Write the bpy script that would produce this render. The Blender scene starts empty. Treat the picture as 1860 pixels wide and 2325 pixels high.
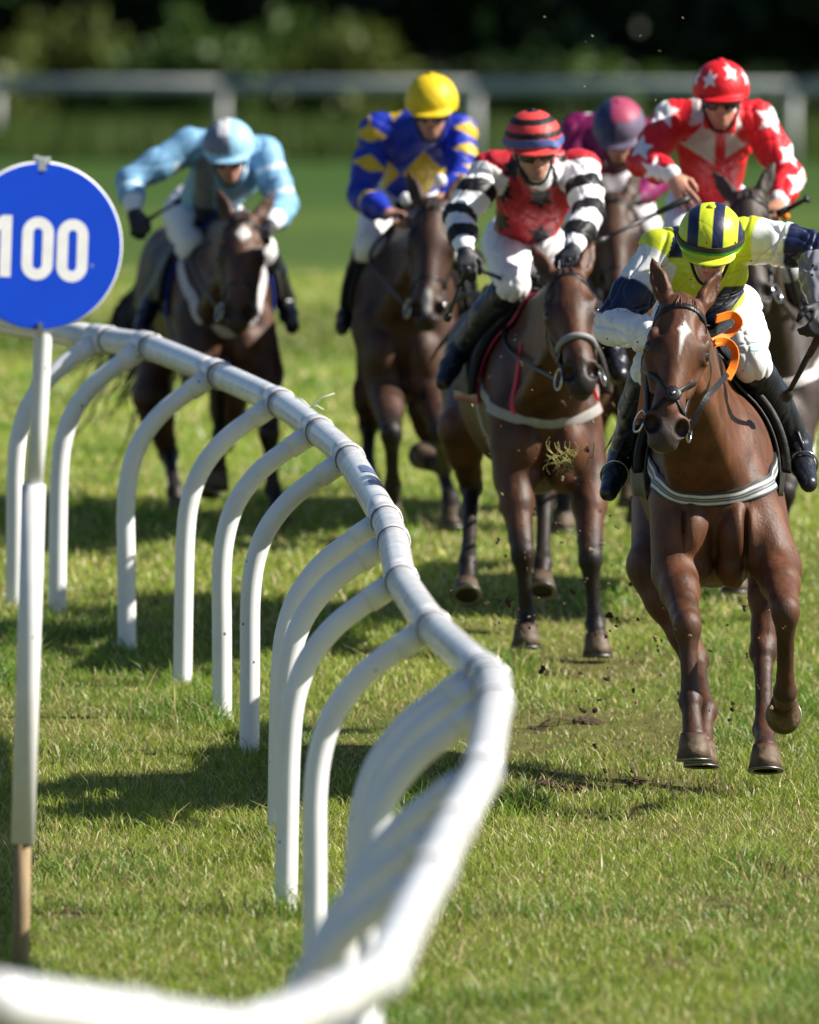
import bpy, math, random
import numpy as np
from mathutils import Vector, Matrix
from mathutils.bvhtree import BVHTree

R = math.radians
rng = np.random.default_rng(7)
random.seed(7)
scene = bpy.context.scene
COL = scene.collection

# ------------------------------------------------------------------ camera
ZC = 3.8                     # camera height above the near turf
FOC = 30838.0                # focal length in pixels of the 1860 x 2325 photograph
UC, VC, VH = 930.0, 1162.5, -431.0
PITCH = math.atan((VC - VH) / FOC)
cam_d = bpy.data.cameras.new("camera")
cam = bpy.data.objects.new("camera", cam_d)
COL.objects.link(cam)
cam.location = (0, 0, ZC)
cam.rotation_euler = (R(90) - PITCH, 0, 0)
cam_d.sensor_fit = 'VERTICAL'
cam_d.sensor_height = 36.0
cam_d.lens = FOC / 2325 * 36.0
cam_d.clip_end = 3000
cam_d.clip_start = 0.5
cam_d.dof.use_dof = True
cam_d.dof.focus_distance = 50.9
cam_d.dof.aperture_fstop = cam_d.lens / 1000 / 0.125
scene.camera = cam

# ------------------------------------------------------------------ world, sun, exposure
SUN_EL, SUN_BACK = R(39), R(4)      # height; how far the sun stands behind the camera's side
SUNV = Vector((math.cos(SUN_EL) * math.cos(SUN_BACK), -math.cos(SUN_EL) * math.sin(SUN_BACK), math.sin(SUN_EL)))
world = bpy.data.worlds.new("World")
scene.world = world
world.use_nodes = True
wn = world.node_tree.nodes
sky = wn.new('ShaderNodeTexSky')
sky.sky_type = 'NISHITA'
sky.sun_disc = False
sky.ozone_density = 4.5
sky.sun_elevation = SUN_EL
sky.sun_rotation = R(90) + SUN_BACK
bg = wn['Background']
bg.inputs['Strength'].default_value = 0.05
world.node_tree.links.new(sky.outputs[0], bg.inputs['Color'])
sun_d = bpy.data.lights.new("sun", 'SUN')
sun_d.energy = 5.0
sun_d.angle = R(0.5)
sun_d.color = (1.0, 0.94, 0.84)
sun = bpy.data.objects.new("sun", sun_d)
COL.objects.link(sun)
sun.location = (40, -10, 40)
sun.rotation_euler = SUNV.to_track_quat('Z', 'Y').to_euler()
scene.view_settings.view_transform = 'Standard'
scene.view_settings.look = 'None'
scene.view_settings.exposure = 0.93
scene.view_settings.gamma = 1.0
scene.cycles.max_bounces = 6
scene.cycles.transparent_max_bounces = 8


# ------------------------------------------------------------------ helpers
def A(*v):
    return np.array(v, dtype=np.float64)


def nrm(v):
    return v / (np.linalg.norm(v) + 1e-12)


def P(u, v, y):
    """world point seen at photograph pixel (u, v) on the plane y metres ahead"""
    f = A(0, math.cos(PITCH), -math.sin(PITCH))
    up = A(0, math.sin(PITCH), math.cos(PITCH))
    d = f + A(1, 0, 0) * (u - UC) / FOC - up * (v - VC) / FOC
    return A(0, 0, ZC) + d * (y / d[1])


_gy = np.array([-60, 0, 25, 46, 49, 52, 55, 57.7, 60, 63, 67, 75, 90, 110, 130, 160, 197, 240, 300, 400, 900])
_gh = np.array([3.8, 3.8, 3.8, 3.82, 3.79, 3.71, 3.59, 3.47, 3.39, 3.31, 3.25, 3.22, 3.3, 3.55, 3.9, 4.4, 5.0, 5.1, 5.2, 5.3, 5.5])
_ty = np.linspace(-60, 900, 4801)
_tz = ZC - np.interp(_ty, _gy, _gh)
_kk = np.exp(-0.5 * (np.arange(-20, 21) / 7.0) ** 2)
_tz = np.convolve(np.pad(_tz, 20, mode='edge'), _kk / _kk.sum(), mode='valid')


def ground_z(y):
    return np.interp(y, _ty, _tz)


def tag(o, label=None, cat=None, group=None, kind=None):
    if label: o['label'] = label
    if cat: o['category'] = cat
    if group: o['group'] = group
    if kind: o['kind'] = kind
    return o


def empty(name, loc, **k):
    o = bpy.data.objects.new(name, None)
    o.empty_display_size = 0.2
    o.location = [float(c) for c in loc]
    COL.objects.link(o)
    return tag(o, **k)


def mesh_obj(name, V, F, mat, parent=None, col=None, smooth=True, mats=None, fmat=None, origin=None):
    """V (n,3) world points, F a list of polygons or an int array (m,k); one mesh object"""
    V = np.asarray(V, dtype=np.float32)
    me = bpy.data.meshes.new(name)
    if isinstance(F, np.ndarray):
        loops = F.ravel().astype(np.int32)
        starts = np.arange(len(F), dtype=np.int32) * F.shape[1]
    else:
        ln = np.array([len(f) for f in F])
        loops = np.array([i for f in F for i in f], dtype=np.int32)
        starts = np.concatenate([[0], np.cumsum(ln)[:-1]]).astype(np.int32)
    if parent is not None:
        V = V - np.array(parent_origin(parent), dtype=np.float32)
    elif origin is not None:
        V = V - np.array(origin, dtype=np.float32)
    me.vertices.add(len(V)); me.vertices.foreach_set('co', V.ravel())
    me.loops.add(len(loops)); me.loops.foreach_set('vertex_index', loops)
    me.polygons.add(len(starts)); me.polygons.foreach_set('loop_start', starts)
    me.polygons.foreach_set('use_smooth', np.full(len(starts), bool(smooth)))
    if col is not None:
        c4 = np.ones((len(V), 4), dtype=np.float32); c4[:, :3] = col
        a = me.color_attributes.new('Col', 'FLOAT_COLOR', 'POINT')
        a.data.foreach_set('color', c4.ravel())
    for m in (mats or [mat]):
        me.materials.append(m)
    if fmat is not None:
        me.polygons.foreach_set('material_index', np.asarray(fmat, dtype=np.int32))
    me.update(calc_edges=True)
    me.validate()
    o = bpy.data.objects.new(name, me)
    COL.objects.link(o)
    if parent is not None:
        o.parent = parent
    elif origin is not None:
        o.location = [float(c) for c in origin]
    return o


def parent_origin(p):
    v = A(*p.location)
    while p.parent is not None:
        p = p.parent
        v = v + A(*p.location)
    return v


class MB:
    """collects pieces of one mesh"""
    def __init__(s): s.V = []; s.F = []; s.C = []; s.n = 0
    def add(s, V, F, col=None):
        V = np.asarray(V, dtype=np.float64).reshape(-1, 3)
        s.V.append(V); s.F += [[i + s.n for i in f] for f in F]
        if col is not None:
            c = np.asarray(col, dtype=np.float64)
            s.C.append(np.broadcast_to(c, (len(V), 3)))
        s.n += len(V)
        return s
    def build(s, name, mat, parent=None, smooth=True, origin=None):
        return mesh_obj(name, np.concatenate(s.V), s.F, mat, parent,
                        np.concatenate(s.C) if s.C else None, smooth, origin=origin)


def catmull(pts, per=8):
    p = [np.asarray(q, dtype=np.float64) for q in pts]
    p = [2 * p[0] - p[1]] + p + [2 * p[-1] - p[-2]]
    out = []
    for i in range(1, len(p) - 2):
        for k in range(per):
            t = k / per
            out.append(0.5 * ((2 * p[i]) + (-p[i - 1] + p[i + 1]) * t + (2 * p[i - 1] - 5 * p[i] + 4 * p[i + 1] - p[i + 2]) * t * t
                              + (-p[i - 1] + 3 * p[i] - 3 * p[i + 1] + p[i + 2]) * t ** 3))
    out.append(p[-2])
    return np.array(out)


def tube(pts, rad, n=12, cap=True):
    """returns V, F of a tube along pts with radius rad (number or list)"""
    pts = np.asarray(pts, dtype=np.float64)
    m = len(pts)
    rad = np.broadcast_to(np.asarray(rad, dtype=np.float64), (m,))
    T = np.gradient(pts, axis=0)
    T /= np.linalg.norm(T, axis=1)[:, None] + 1e-12
    ref = A(0, 0, 1) if abs(T[0][2]) < 0.9 else A(1, 0, 0)
    N = nrm(np.cross(T[0], ref))
    V = []
    a = np.arange(n) * 2 * math.pi / n
    for i in range(m):
        N = nrm(N - T[i] * np.dot(N, T[i]))
        B = np.cross(T[i], N)
        V.append(pts[i] + rad[i] * (np.cos(a)[:, None] * N + np.sin(a)[:, None] * B))
    V = np.concatenate(V)
    F = []
    for i in range(m - 1):
        for j in range(n):
            F.append([i * n + j, i * n + (j + 1) % n, (i + 1) * n + (j + 1) % n, (i + 1) * n + j])
    if cap:
        F.append(list(range(n))[::-1]); F.append([(m - 1) * n + j for j in range(n)])
    return V, F


# ------------------------------------------------------------------ materials
def new_mat(name):
    m = bpy.data.materials.new(name)
    m.use_nodes = True
    nt = m.node_tree
    return m, nt, nt.nodes['Principled BSDF']


def mat(name, col, rough=0.5, spec=0.5, metal=0.0, var=0.12, scale=12.0, bump=0.0, bscale=60.0, attr=False,
        sheen=0.0, coat=0.0, stretch=None, mud=0.0, mudcol=(0.03, 0.02, 0.013), trans=0.0, rvar=0.0, hair=False):
    """procedural surface: base colour (or the mesh's own pattern colours) broken by noise, with bump and mud specks"""
    m, nt, p = new_mat(name)
    L = nt.links.new
    tc = nt.nodes.new('ShaderNodeTexCoord')
    src = tc.outputs['Object']
    if stretch:
        mp = nt.nodes.new('ShaderNodeMapping'); mp.inputs['Scale'].default_value = stretch
        L(src, mp.inputs['Vector']); srcs = mp.outputs[0]
    else:
        srcs = src
    nz = nt.nodes.new('ShaderNodeTexNoise'); nz.inputs['Scale'].default_value = scale; nz.inputs['Detail'].default_value = 5
    L(srcs, nz.inputs['Vector'])
    rp = nt.nodes.new('ShaderNodeMapRange')
    rp.inputs['From Min'].default_value = 0.3; rp.inputs['From Max'].default_value = 0.7
    rp.inputs['To Min'].default_value = 1 - var; rp.inputs['To Max'].default_value = 1 + var
    L(nz.outputs['Fac'], rp.inputs['Value'])
    mul = nt.nodes.new('ShaderNodeMix'); mul.data_type = 'RGBA'; mul.blend_type = 'MULTIPLY'; mul.inputs['Factor'].default_value = 1
    if attr:
        at = nt.nodes.new('ShaderNodeAttribute'); at.attribute_name = 'Col'
        L(at.outputs['Color'], mul.inputs['A'])
    else:
        mul.inputs['A'].default_value = (*col, 1)
    L(rp.outputs[0], mul.inputs['B'])
    out = mul.outputs['Result']
    if mud > 0:
        vo = nt.nodes.new('ShaderNodeTexVoronoi'); vo.inputs['Scale'].default_value = 34
        L(src, vo.inputs['Vector'])
        wn_ = nt.nodes.new('ShaderNodeTexWhiteNoise'); wn_.noise_dimensions = '3D'
        L(vo.outputs['Position'], wn_.inputs['Vector'])
        th = nt.nodes.new('ShaderNodeMapRange'); th.inputs['To Min'].default_value = -0.1; th.inputs['To Max'].default_value = 0.26
        th.inputs['From Min'].default_value = 1 - mud
        L(wn_.outputs['Value'], th.inputs['Value'])
        lt = nt.nodes.new('ShaderNodeMath'); lt.operation = 'LESS_THAN'
        L(vo.outputs['Distance'], lt.inputs[0]); L(th.outputs[0], lt.inputs[1])
        mx = nt.nodes.new('ShaderNodeMix'); mx.data_type = 'RGBA'
        L(lt.outputs[0], mx.inputs['Factor']); L(out, mx.inputs['A']); mx.inputs['B'].default_value = (*mudcol, 1)
        out = mx.outputs['Result']
    L(out, p.inputs['Base Color'])
    p.inputs['Roughness'].default_value = rough
    if rvar:
        rr = nt.nodes.new('ShaderNodeMapRange'); rr.inputs['To Min'].default_value = rough - rvar; rr.inputs['To Max'].default_value = rough + rvar
        L(nz.outputs['Fac'], rr.inputs['Value']); L(rr.outputs[0], p.inputs['Roughness'])
    p.inputs['Metallic'].default_value = metal
    p.inputs['Specular IOR Level'].default_value = spec
    p.inputs['Sheen Weight'].default_value = sheen
    p.inputs['Coat Weight'].default_value = coat
    if trans:
        p.inputs['Subsurface Weight'].default_value = trans
        p.inputs['Subsurface Radius'].default_value = (0.02, 0.012, 0.008)
        p.inputs['Subsurface Scale'].default_value = 0.5
    if bump:
        n2 = nt.nodes.new('ShaderNodeTexNoise'); n2.inputs['Scale'].default_value = bscale; n2.inputs['Detail'].default_value = 4
        L(srcs, n2.inputs['Vector'])
        bp = nt.nodes.new('ShaderNodeBump'); bp.inputs['Strength'].default_value = bump; bp.inputs['Distance'].default_value = 0.01
        L(n2.outputs['Fac'], bp.inputs['Height']); L(bp.outputs[0], p.inputs['Normal'])
        if hair:         # short coat lying down the body
            n3 = nt.nodes.new('ShaderNodeTexNoise'); n3.inputs['Scale'].default_value = 420; n3.inputs['Detail'].default_value = 2
            L(srcs, n3.inputs['Vector'])
            b3 = nt.nodes.new('ShaderNodeBump'); b3.inputs['Strength'].default_value = 0.6; b3.inputs['Distance'].default_value = 0.002
            L(n3.outputs['Fac'], b3.inputs['Height']); L(bp.outputs[0], b3.inputs['Normal']); L(b3.outputs[0], p.inputs['Normal'])
    return m


def blade_mat(name, translucent=0.45, rough=0.4, spec=0.45):
    m, nt, p = new_mat(name)
    L = nt.links.new
    at = nt.nodes.new('ShaderNodeAttribute'); at.attribute_name = 'Col'
    L(at.outputs['Color'], p.inputs['Base Color'])
    p.inputs['Roughness'].default_value = rough; p.inputs['Specular IOR Level'].default_value = spec
    tr = nt.nodes.new('ShaderNodeBsdfTranslucent'); L(at.outputs['Color'], tr.inputs['Color'])
    mx = nt.nodes.new('ShaderNodeMixShader'); mx.inputs[0].default_value = translucent
    L(p.outputs[0], mx.inputs[1]); L(tr.outputs[0], mx.inputs[2])
    L(mx.outputs[0], nt.nodes['Material Output'].inputs['Surface'])
    return m


M = {}
M['plastic'] = mat('white_plastic', (0.86, 0.86, 0.86), rough=0.34, spec=0.5, var=0.06, scale=5, rvar=0.08, mud=0.05, mudcol=(0.16, 0.15, 0.11))
M['rail'] = mat('white_rail_plastic', (0.72, 0.72, 0.73), rough=0.22, spec=0.55, var=0.10, scale=9, coat=0.2, rvar=0.08, mud=0.07, mudcol=(0.10, 0.09, 0.065))
M['gap'] = mat('dark_joint_rubber', (0.02, 0.02, 0.022), rough=0.7)
M['signblue'] = mat('blue_sign_face', (0.002, 0.062, 0.62), rough=0.35, spec=0.4, var=0.05, scale=7, mud=0.02, mudcol=(0.15, 0.2, 0.5))
M['white'] = mat('white_paint', (0.86, 0.86, 0.86), rough=0.4, var=0.06, scale=20)
M['whitepole'] = mat('white_pole_paint', (0.78, 0.78, 0.76), rough=0.4, var=0.07, scale=9, mud=0.06, mudcol=(0.12, 0.11, 0.1))
M['wood'] = mat('bare_wood_stake', (0.30, 0.21, 0.11), rough=0.75, var=0.25, scale=14, stretch=(6, 6, 0.5), bump=0.3)
M['sticker'] = mat('faded_blue_sticker', (0.10, 0.14, 0.26), rough=0.35, var=0.3, scale=30)
M['farrail'] = mat('weathered_white_rail', (0.45, 0.46, 0.45), rough=0.6, var=0.12, scale=3)
M['coat'] = mat('horse_coat', (1, 1, 1), rough=0.47, spec=0.30, var=0.36, scale=11, attr=True, bump=0.3, bscale=46, stretch=(1, 1, .35), sheen=0.0, rvar=0.2, hair=True, mud=0.32, mudcol=(.032, .021, .014))
M['hoof'] = mat('horn_hoof', (1, 1, 1), rough=0.6, spec=0.3, var=0.45, scale=26, attr=True, bump=0.5, bscale=40, mud=0.35, mudcol=(.05, .035, .022))
M['hair'] = mat('horse_hair', (0.018, 0.012, 0.009), rough=0.5, var=0.3, scale=20)
M['chesthair'] = mat('chestnut_hair', (0.09, 0.035, 0.016), rough=0.5, var=0.3, scale=20)
M['eye'] = mat('dark_eye', (0.006, 0.004, 0.003), rough=0.06, spec=0.8, var=0.1)
M['leather'] = mat('black_leather', (0.008, 0.007, 0.007), rough=0.42, spec=0.35, var=0.3, scale=25, bump=0.15)
M['saddle'] = mat('black_saddle_leather', (0.008, 0.007, 0.006), rough=0.55, spec=0.3, var=0.4, scale=14, bump=0.2, mud=0.05, mudcol=(0.09, 0.07, 0.05))
M['strap'] = mat('patterned_webbing', (1, 1, 1), rough=0.6, var=0.1, scale=30, attr=True, bump=0.15, bscale=200)
M['metal'] = mat('bright_steel', (0.55, 0.55, 0.56), rough=0.22, metal=1.0, var=0.1)
M['shoe'] = mat('worn_steel', (0.20, 0.20, 0.20), rough=0.45, metal=1.0, var=0.3)
M['orange'] = mat('orange_rubber_rein', (0.85, 0.20, 0.01), rough=0.5, var=0.1, bump=0.2, bscale=160)
M['cloth'] = mat('silk_cloth', (1, 1, 1), rough=0.5, spec=0.3, var=0.05, scale=8, attr=True, bump=0.14, bscale=26)
M['cloth_mud'] = mat('mud_flecked_silk', (1, 1, 1), rough=0.40, spec=0.45, var=0.05, scale=8, attr=True, bump=0.2, bscale=24, mud=0.42)
M['breeches'] = mat('white_breeches', (0.80, 0.80, 0.80), rough=0.6, var=0.05, scale=9, bump=0.25, bscale=22, attr=True)
M['breeches_mud'] = mat('mud_flecked_breeches', (0.80, 0.80, 0.80), rough=0.6, var=0.05, scale=9, bump=0.25, bscale=22, attr=True, mud=0.4)
M['boot'] = mat('black_boot_leather', (0.012, 0.014, 0.022), rough=0.35, spec=0.5, var=0.4, scale=18, bump=0.3, bscale=14, mud=0.1, mudcol=(0.08, 0.065, 0.05))
M['skin'] = mat('skin', (1, 1, 1), rough=0.5, var=0.1, scale=18, attr=True, trans=0.12)
M['glove'] = mat('black_glove', (0.015, 0.016, 0.022), rough=0.6, var=0.2, bump=0.2)
M['goggle'] = mat('dark_goggle_lens', (0.008, 0.008, 0.009), rough=0.12, spec=0.7, var=0.1)
M['whip'] = mat('black_whip', (0.015, 0.014, 0.014), rough=0.45, var=0.3)
M['clod'] = mat('turf_soil', (0.085, 0.052, 0.028), rough=0.9, var=0.4, scale=60, bump=0.6, bscale=80)
M['crumb'] = mat('pale_soil_crumb', (0.30, 0.21, 0.12), rough=0.9, var=0.4, scale=60)
M['straw'] = mat('torn_grass', (0.33, 0.29, 0.09), rough=0.6, var=0.3, scale=80)
M['blade'] = blade_mat('grass_blade')
M['leaf'] = blade_mat('leaf', 0.3, 0.5, 0.3)
M['bark'] = mat('bark', (0.05, 0.042, 0.033), rough=0.9, var=0.35, scale=4, bump=0.8, bscale=12)

# ------------------------------------------------------------------ ground
def vnoise(x, y, seed=0):
    """smooth value noise in 2-D, 0..1"""
    r = np.random.default_rng(seed).random((256, 256))
    xi = np.floor(x).astype(int); yi = np.floor(y).astype(int)
    fx = x - xi; fy = y - yi
    fx = fx * fx * (3 - 2 * fx); fy = fy * fy * (3 - 2 * fy)
    a = r[xi % 256, yi % 256]; b = r[(xi + 1) % 256, yi % 256]
    c = r[xi % 256, (yi + 1) % 256]; d = r[(xi + 1) % 256, (yi + 1) % 256]
    return a * (1 - fx) * (1 - fy) + b * fx * (1 - fy) + c * (1 - fx) * fy + d * fx * fy


def make_ground():
    ys = np.concatenate([np.arange(-60, 20, 8), np.arange(20, 110, 0.5), np.arange(110, 300, 4), np.arange(300, 1500, 60)])
    xs = np.concatenate([np.arange(-600, -30, 60), np.arange(-30, 30, 1.0), np.arange(30, 601, 60)])
    X, Y = np.meshgrid(xs, ys)
    Z = ground_z(Y) + (vnoise(X * 0.7, Y * 0.7, 3) - 0.5) * 0.02 * (np.abs(X) < 30)
    V = np.stack([X, Y, Z], -1).reshape(-1, 3)
    nx = len(xs)
    i = np.arange(len(ys) - 1)[:, None] * nx + np.arange(nx - 1)[None, :]
    F = np.stack([i, i + 1, i + nx + 1, i + nx], -1).reshape(-1, 4)
    m, nt, p = new_mat('turf')
    L = nt.links.new
    tc = nt.nodes.new('ShaderNodeTexCoord')
    sx = nt.nodes.new('ShaderNodeSeparateXYZ'); L(tc.outputs['Object'], sx.inputs[0])
    n1 = nt.nodes.new('ShaderNodeTexNoise'); n1.inputs['Scale'].default_value = 0.35; n1.inputs['Detail'].default_value = 6
    L(tc.outputs['Object'], n1.inputs['Vector'])
    n2 = nt.nodes.new('ShaderNodeTexNoise'); n2.inputs['Scale'].default_value = 9; n2.inputs['Detail'].default_value = 6
    L(tc.outputs['Object'], n2.inputs['Vector'])
    # paler and deeper green bands across the course, told by distance along it
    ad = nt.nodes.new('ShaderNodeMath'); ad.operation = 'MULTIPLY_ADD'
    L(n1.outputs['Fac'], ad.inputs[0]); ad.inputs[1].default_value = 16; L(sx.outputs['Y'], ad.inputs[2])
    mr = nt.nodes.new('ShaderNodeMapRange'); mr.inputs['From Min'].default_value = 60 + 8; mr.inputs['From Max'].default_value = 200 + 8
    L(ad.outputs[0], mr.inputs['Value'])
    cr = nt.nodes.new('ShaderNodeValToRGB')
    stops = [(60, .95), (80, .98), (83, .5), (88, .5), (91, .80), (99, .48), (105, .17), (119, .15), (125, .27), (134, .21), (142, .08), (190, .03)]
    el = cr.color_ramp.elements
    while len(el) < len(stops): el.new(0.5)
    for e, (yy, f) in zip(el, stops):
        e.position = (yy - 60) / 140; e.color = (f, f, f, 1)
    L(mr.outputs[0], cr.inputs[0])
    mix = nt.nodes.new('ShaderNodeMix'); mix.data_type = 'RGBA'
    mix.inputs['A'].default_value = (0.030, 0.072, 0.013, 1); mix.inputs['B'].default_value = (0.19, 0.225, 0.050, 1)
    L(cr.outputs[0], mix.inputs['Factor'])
    n3 = nt.nodes.new('ShaderNodeMapRange'); n3.inputs['From Min'].default_value = .3; n3.inputs['From Max'].default_value = .7
    n3.inputs['To Min'].default_value = .7; n3.inputs['To Max'].default_value = 1.25
    L(n2.outputs['Fac'], n3.inputs['Value'])
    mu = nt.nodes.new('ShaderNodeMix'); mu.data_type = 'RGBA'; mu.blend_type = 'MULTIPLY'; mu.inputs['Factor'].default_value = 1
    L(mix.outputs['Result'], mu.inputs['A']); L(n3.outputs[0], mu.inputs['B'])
    # near the camera the sheet is the thatch and soil between the blades
    nr = nt.nodes.new('ShaderNodeMapRange'); nr.inputs['From Min'].default_value = 62; nr.inputs['From Max'].default_value = 80
    L(sx.outputs['Y'], nr.inputs['Value'])
    th = nt.nodes.new('ShaderNodeMix'); th.data_type = 'RGBA'
    soil = nt.nodes.new('ShaderNodeMix'); soil.data_type = 'RGBA'; soil.inputs['A'].default_value = (.055, .036, .018, 1); soil.inputs['B'].default_value = (.15, .17, .04, 1)
    L(n2.outputs['Fac'], soil.inputs['Factor'])
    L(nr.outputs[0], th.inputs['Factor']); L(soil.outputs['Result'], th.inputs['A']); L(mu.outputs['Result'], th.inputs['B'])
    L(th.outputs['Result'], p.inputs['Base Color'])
    p.inputs['Roughness'].default_value = 0.9; p.inputs['Specular IOR Level'].default_value = 0.1
    bp = nt.nodes.new('ShaderNodeBump'); bp.inputs['Strength'].default_value = 0.6; bp.inputs['Distance'].default_value = 0.05
    L(n2.outputs['Fac'], bp.inputs['Height']); L(bp.outputs[0], p.inputs['Normal'])
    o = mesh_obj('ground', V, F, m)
    tag(o, kind='structure')


make_ground()

# patches kicked bare by hooves: photograph pixel -> ground point, radius
def on_ground(u, v):
    y = np.linspace(26, 220, 4000)
    vv = VH + FOC / y * (ZC - ground_z(y))
    y0 = float(np.interp(-v, -vv, y))
    return A((u - UC) * y0 / FOC, y0, float(ground_z(y0)))


SCUFF = [(1245, 1788, .13), (1300, 1800, .12), (1425, 1780, .12), (1460, 1845, .08), (1210, 1655, .2), (1330, 1640, .15),
         (1180, 1700, .15), (1640, 2060, .10), (1790, 2000, .12), (600, 1915, .1), (1540, 1790, .14), (1620, 1800, .12), (1500, 1660, .2),
         (1530, 2200, .1), (1100, 2080, .08), (160, 2090, .1), (1480, 1700, .2), (1360, 1520, .25), (1000, 1640, .2)]
SCUFF = [(on_ground(u, v), r) for u, v, r in SCUFF]


RAIL_H = 1.17
ATT = [(199, 793), (302, 809), (458, 873), (598, 938), (685, 1003), (755, 1067), (836, 1208), (852, 1256), (868, 1348), (938, 1456),
       (1019, 1561), (1039, 1581), (1043, 1634), (1007, 1796), (938, 1918), (885, 2028)]


def rail_point(u, v):
    y = np.linspace(25, 120, 8000)
    vv = VH + FOC / y * (ZC - ground_z(y) - (RAIL_H - .06))
    y0 = float(np.interp(-v, -vv, y))
    return A((u - UC) * y0 / FOC, y0, float(ground_z(y0)) + RAIL_H - .06)


def sstep0(x, a, b):
    t = np.clip((x - a) / (b - a), 0, 1)
    return t * t * (3 - 2 * t)


def make_grass():
    parts = []
    for (y0, y1, den, marg, wmul) in [(26, 36, 1700, 3.0, 1.0), (36, 58, 2800, 3.0, 1.0), (58, 70, 1500, 3.0, 1.6), (70, 100, 420, 3.0, 3.0)]:
        hw1 = y1 * 940 / FOC + marg
        n = int(den * 2 * hw1 * (y1 - y0))
        y = rng.uniform(y0, y1, n); x = rng.uniform(-hw1, hw1, n)
        k = (np.abs(x) < y * 940 / FOC + marg) & (rng.random(n) < np.where(np.abs(x) < y * 940 / FOC + .5, 1, .4))
        parts.append(np.stack([x[k], y[k], np.full(k.sum(), wmul)], -1))
    for u, v in ATT:                       # longer grass left standing round the posts
        a = rail_point(u, v); m = 260
        parts.append(np.stack([a[0] - .33 + rng.normal(size=m) * .09, a[1] + rng.normal(size=m) * .16, np.full(m, 1.01)], -1))
    B = np.concatenate(parts)
    x, y, wm = B.T
    n = len(x)
    clump = vnoise(x * 3.1, y * 1.6, 11)
    big = vnoise(x * 0.8, y * 0.45, 12)
    fine = vnoise(x * 9, y * 7, 13)
    bare = np.zeros(n)
    for c, r in SCUFF:
        d2 = ((x - c[0]) / r) ** 2 + ((y - c[1]) / (r * 2.4)) ** 2
        bare = np.maximum(bare, np.exp(-d2 * 1.2))
    keep = rng.random(n) > bare * 0.72
    x, y, wm, clump, big, fine, bare = [q[keep] for q in (x, y, wm, clump, big, fine, bare)]
    n = len(x)
    h = (0.016 + 0.040 * clump * fine + 0.03 * rng.random(n) ** 3) * (0.75 + 0.5 * big) * (1 - 0.4 * bare)
    h *= np.where(rng.random(n) < 0.012, 2.1, 1.0)
    tuft = sstep0(vnoise(x * 2.4, y * 1.2, 21), .70, .82)
    h *= 1 + .8 * tuft
    h *= np.where(np.abs(wm - 1.01) < 1e-6, 1.7, 1.0)
    w = (0.0015 + 0.0014 * rng.random(n)) * wm
    th = rng.uniform(0, 2 * math.pi, n)
    ld = rng.uniform(0, 2 * math.pi, n)
    lean = h * (0.35 + 1.1 * rng.random(n) ** 1.3)
    z = ground_z(y) - 0.004
    wx, wy = np.cos(th) * w, np.sin(th) * w
    lx, ly = np.cos(ld) * lean, np.sin(ld) * lean
    V = np.zeros((n, 5, 3), dtype=np.float32)
    V[:, 0] = np.stack([x - wx, y - wy, z], -1)
    V[:, 1] = np.stack([x + wx, y + wy, z], -1)
    V[:, 2] = np.stack([x - wx * .8 + lx * .3, y - wy * .8 + ly * .3, z + h * .6], -1)
    V[:, 3] = np.stack([x + wx * .8 + lx * .3, y + wy * .8 + ly * .3, z + h * .6], -1)
    V[:, 4] = np.stack([x + lx, y + ly, z + h], -1)
    g0 = np.array([0.105, 0.225, 0.020]); g1 = np.array([0.335, 0.395, 0.055]); st = np.array([0.62, 0.51, 0.24]); br = np.array([0.13, 0.085, 0.035])
    t = np.clip(0.15 + 0.7 * big + 0.5 * (rng.random(n) - .5), 0, 1)[:, None]
    t = t * (1 - .7 * tuft[:, None])
    c = g0 * (1 - t) + g1 * t
    strawp = np.clip(0.10 + 0.38 * (1 - clump) * vnoise(x * 1.3, y * .8, 15) + 0.35 * bare, 0, 1)
    s = rng.random(n) < strawp
    c[s] = st * (0.6 + 0.6 * rng.random(s.sum()))[:, None]
    s2 = rng.random(n) < bare * .5
    c[s2] = br
    c *= (0.75 + 0.5 * rng.random(n))[:, None]
    # the same bands in the blade colour further out
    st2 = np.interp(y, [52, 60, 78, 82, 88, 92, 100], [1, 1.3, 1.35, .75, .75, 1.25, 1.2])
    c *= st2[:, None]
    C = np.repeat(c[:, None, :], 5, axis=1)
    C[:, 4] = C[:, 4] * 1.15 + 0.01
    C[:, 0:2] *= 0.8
    i = np.arange(n, dtype=np.int32)[:, None] * 5
    quads = i + np.array([[0, 1, 3, 2]]); tris = i + np.array([[2, 3, 4]])
    me = bpy.data.meshes.new('grass')
    V = V.reshape(-1, 3); C = C.reshape(-1, 3)
    me.vertices.add(len(V)); me.vertices.foreach_set('co', V.ravel())
    loops = np.concatenate([quads.ravel(), tris.ravel()]).astype(np.int32)
    starts = np.concatenate([np.arange(n) * 4, n * 4 + np.arange(n) * 3]).astype(np.int32)
    me.loops.add(len(loops)); me.loops.foreach_set('vertex_index', loops)
    me.polygons.add(len(starts)); me.polygons.foreach_set('loop_start', starts)
    me.polygons.foreach_set('use_smooth', np.ones(len(starts), dtype=bool))
    a = me.color_attributes.new('Col', 'FLOAT_COLOR', 'POINT')
    a.data.foreach_set('color', np.concatenate([C, np.ones((len(C), 1))], 1).astype(np.float32).ravel())
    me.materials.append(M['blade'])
    me.update(calc_edges=True)
    o = bpy.data.objects.new('grass', me); COL.objects.link(o)
    tag(o, kind='stuff')
    print('grass blades', n)


make_grass()


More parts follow.
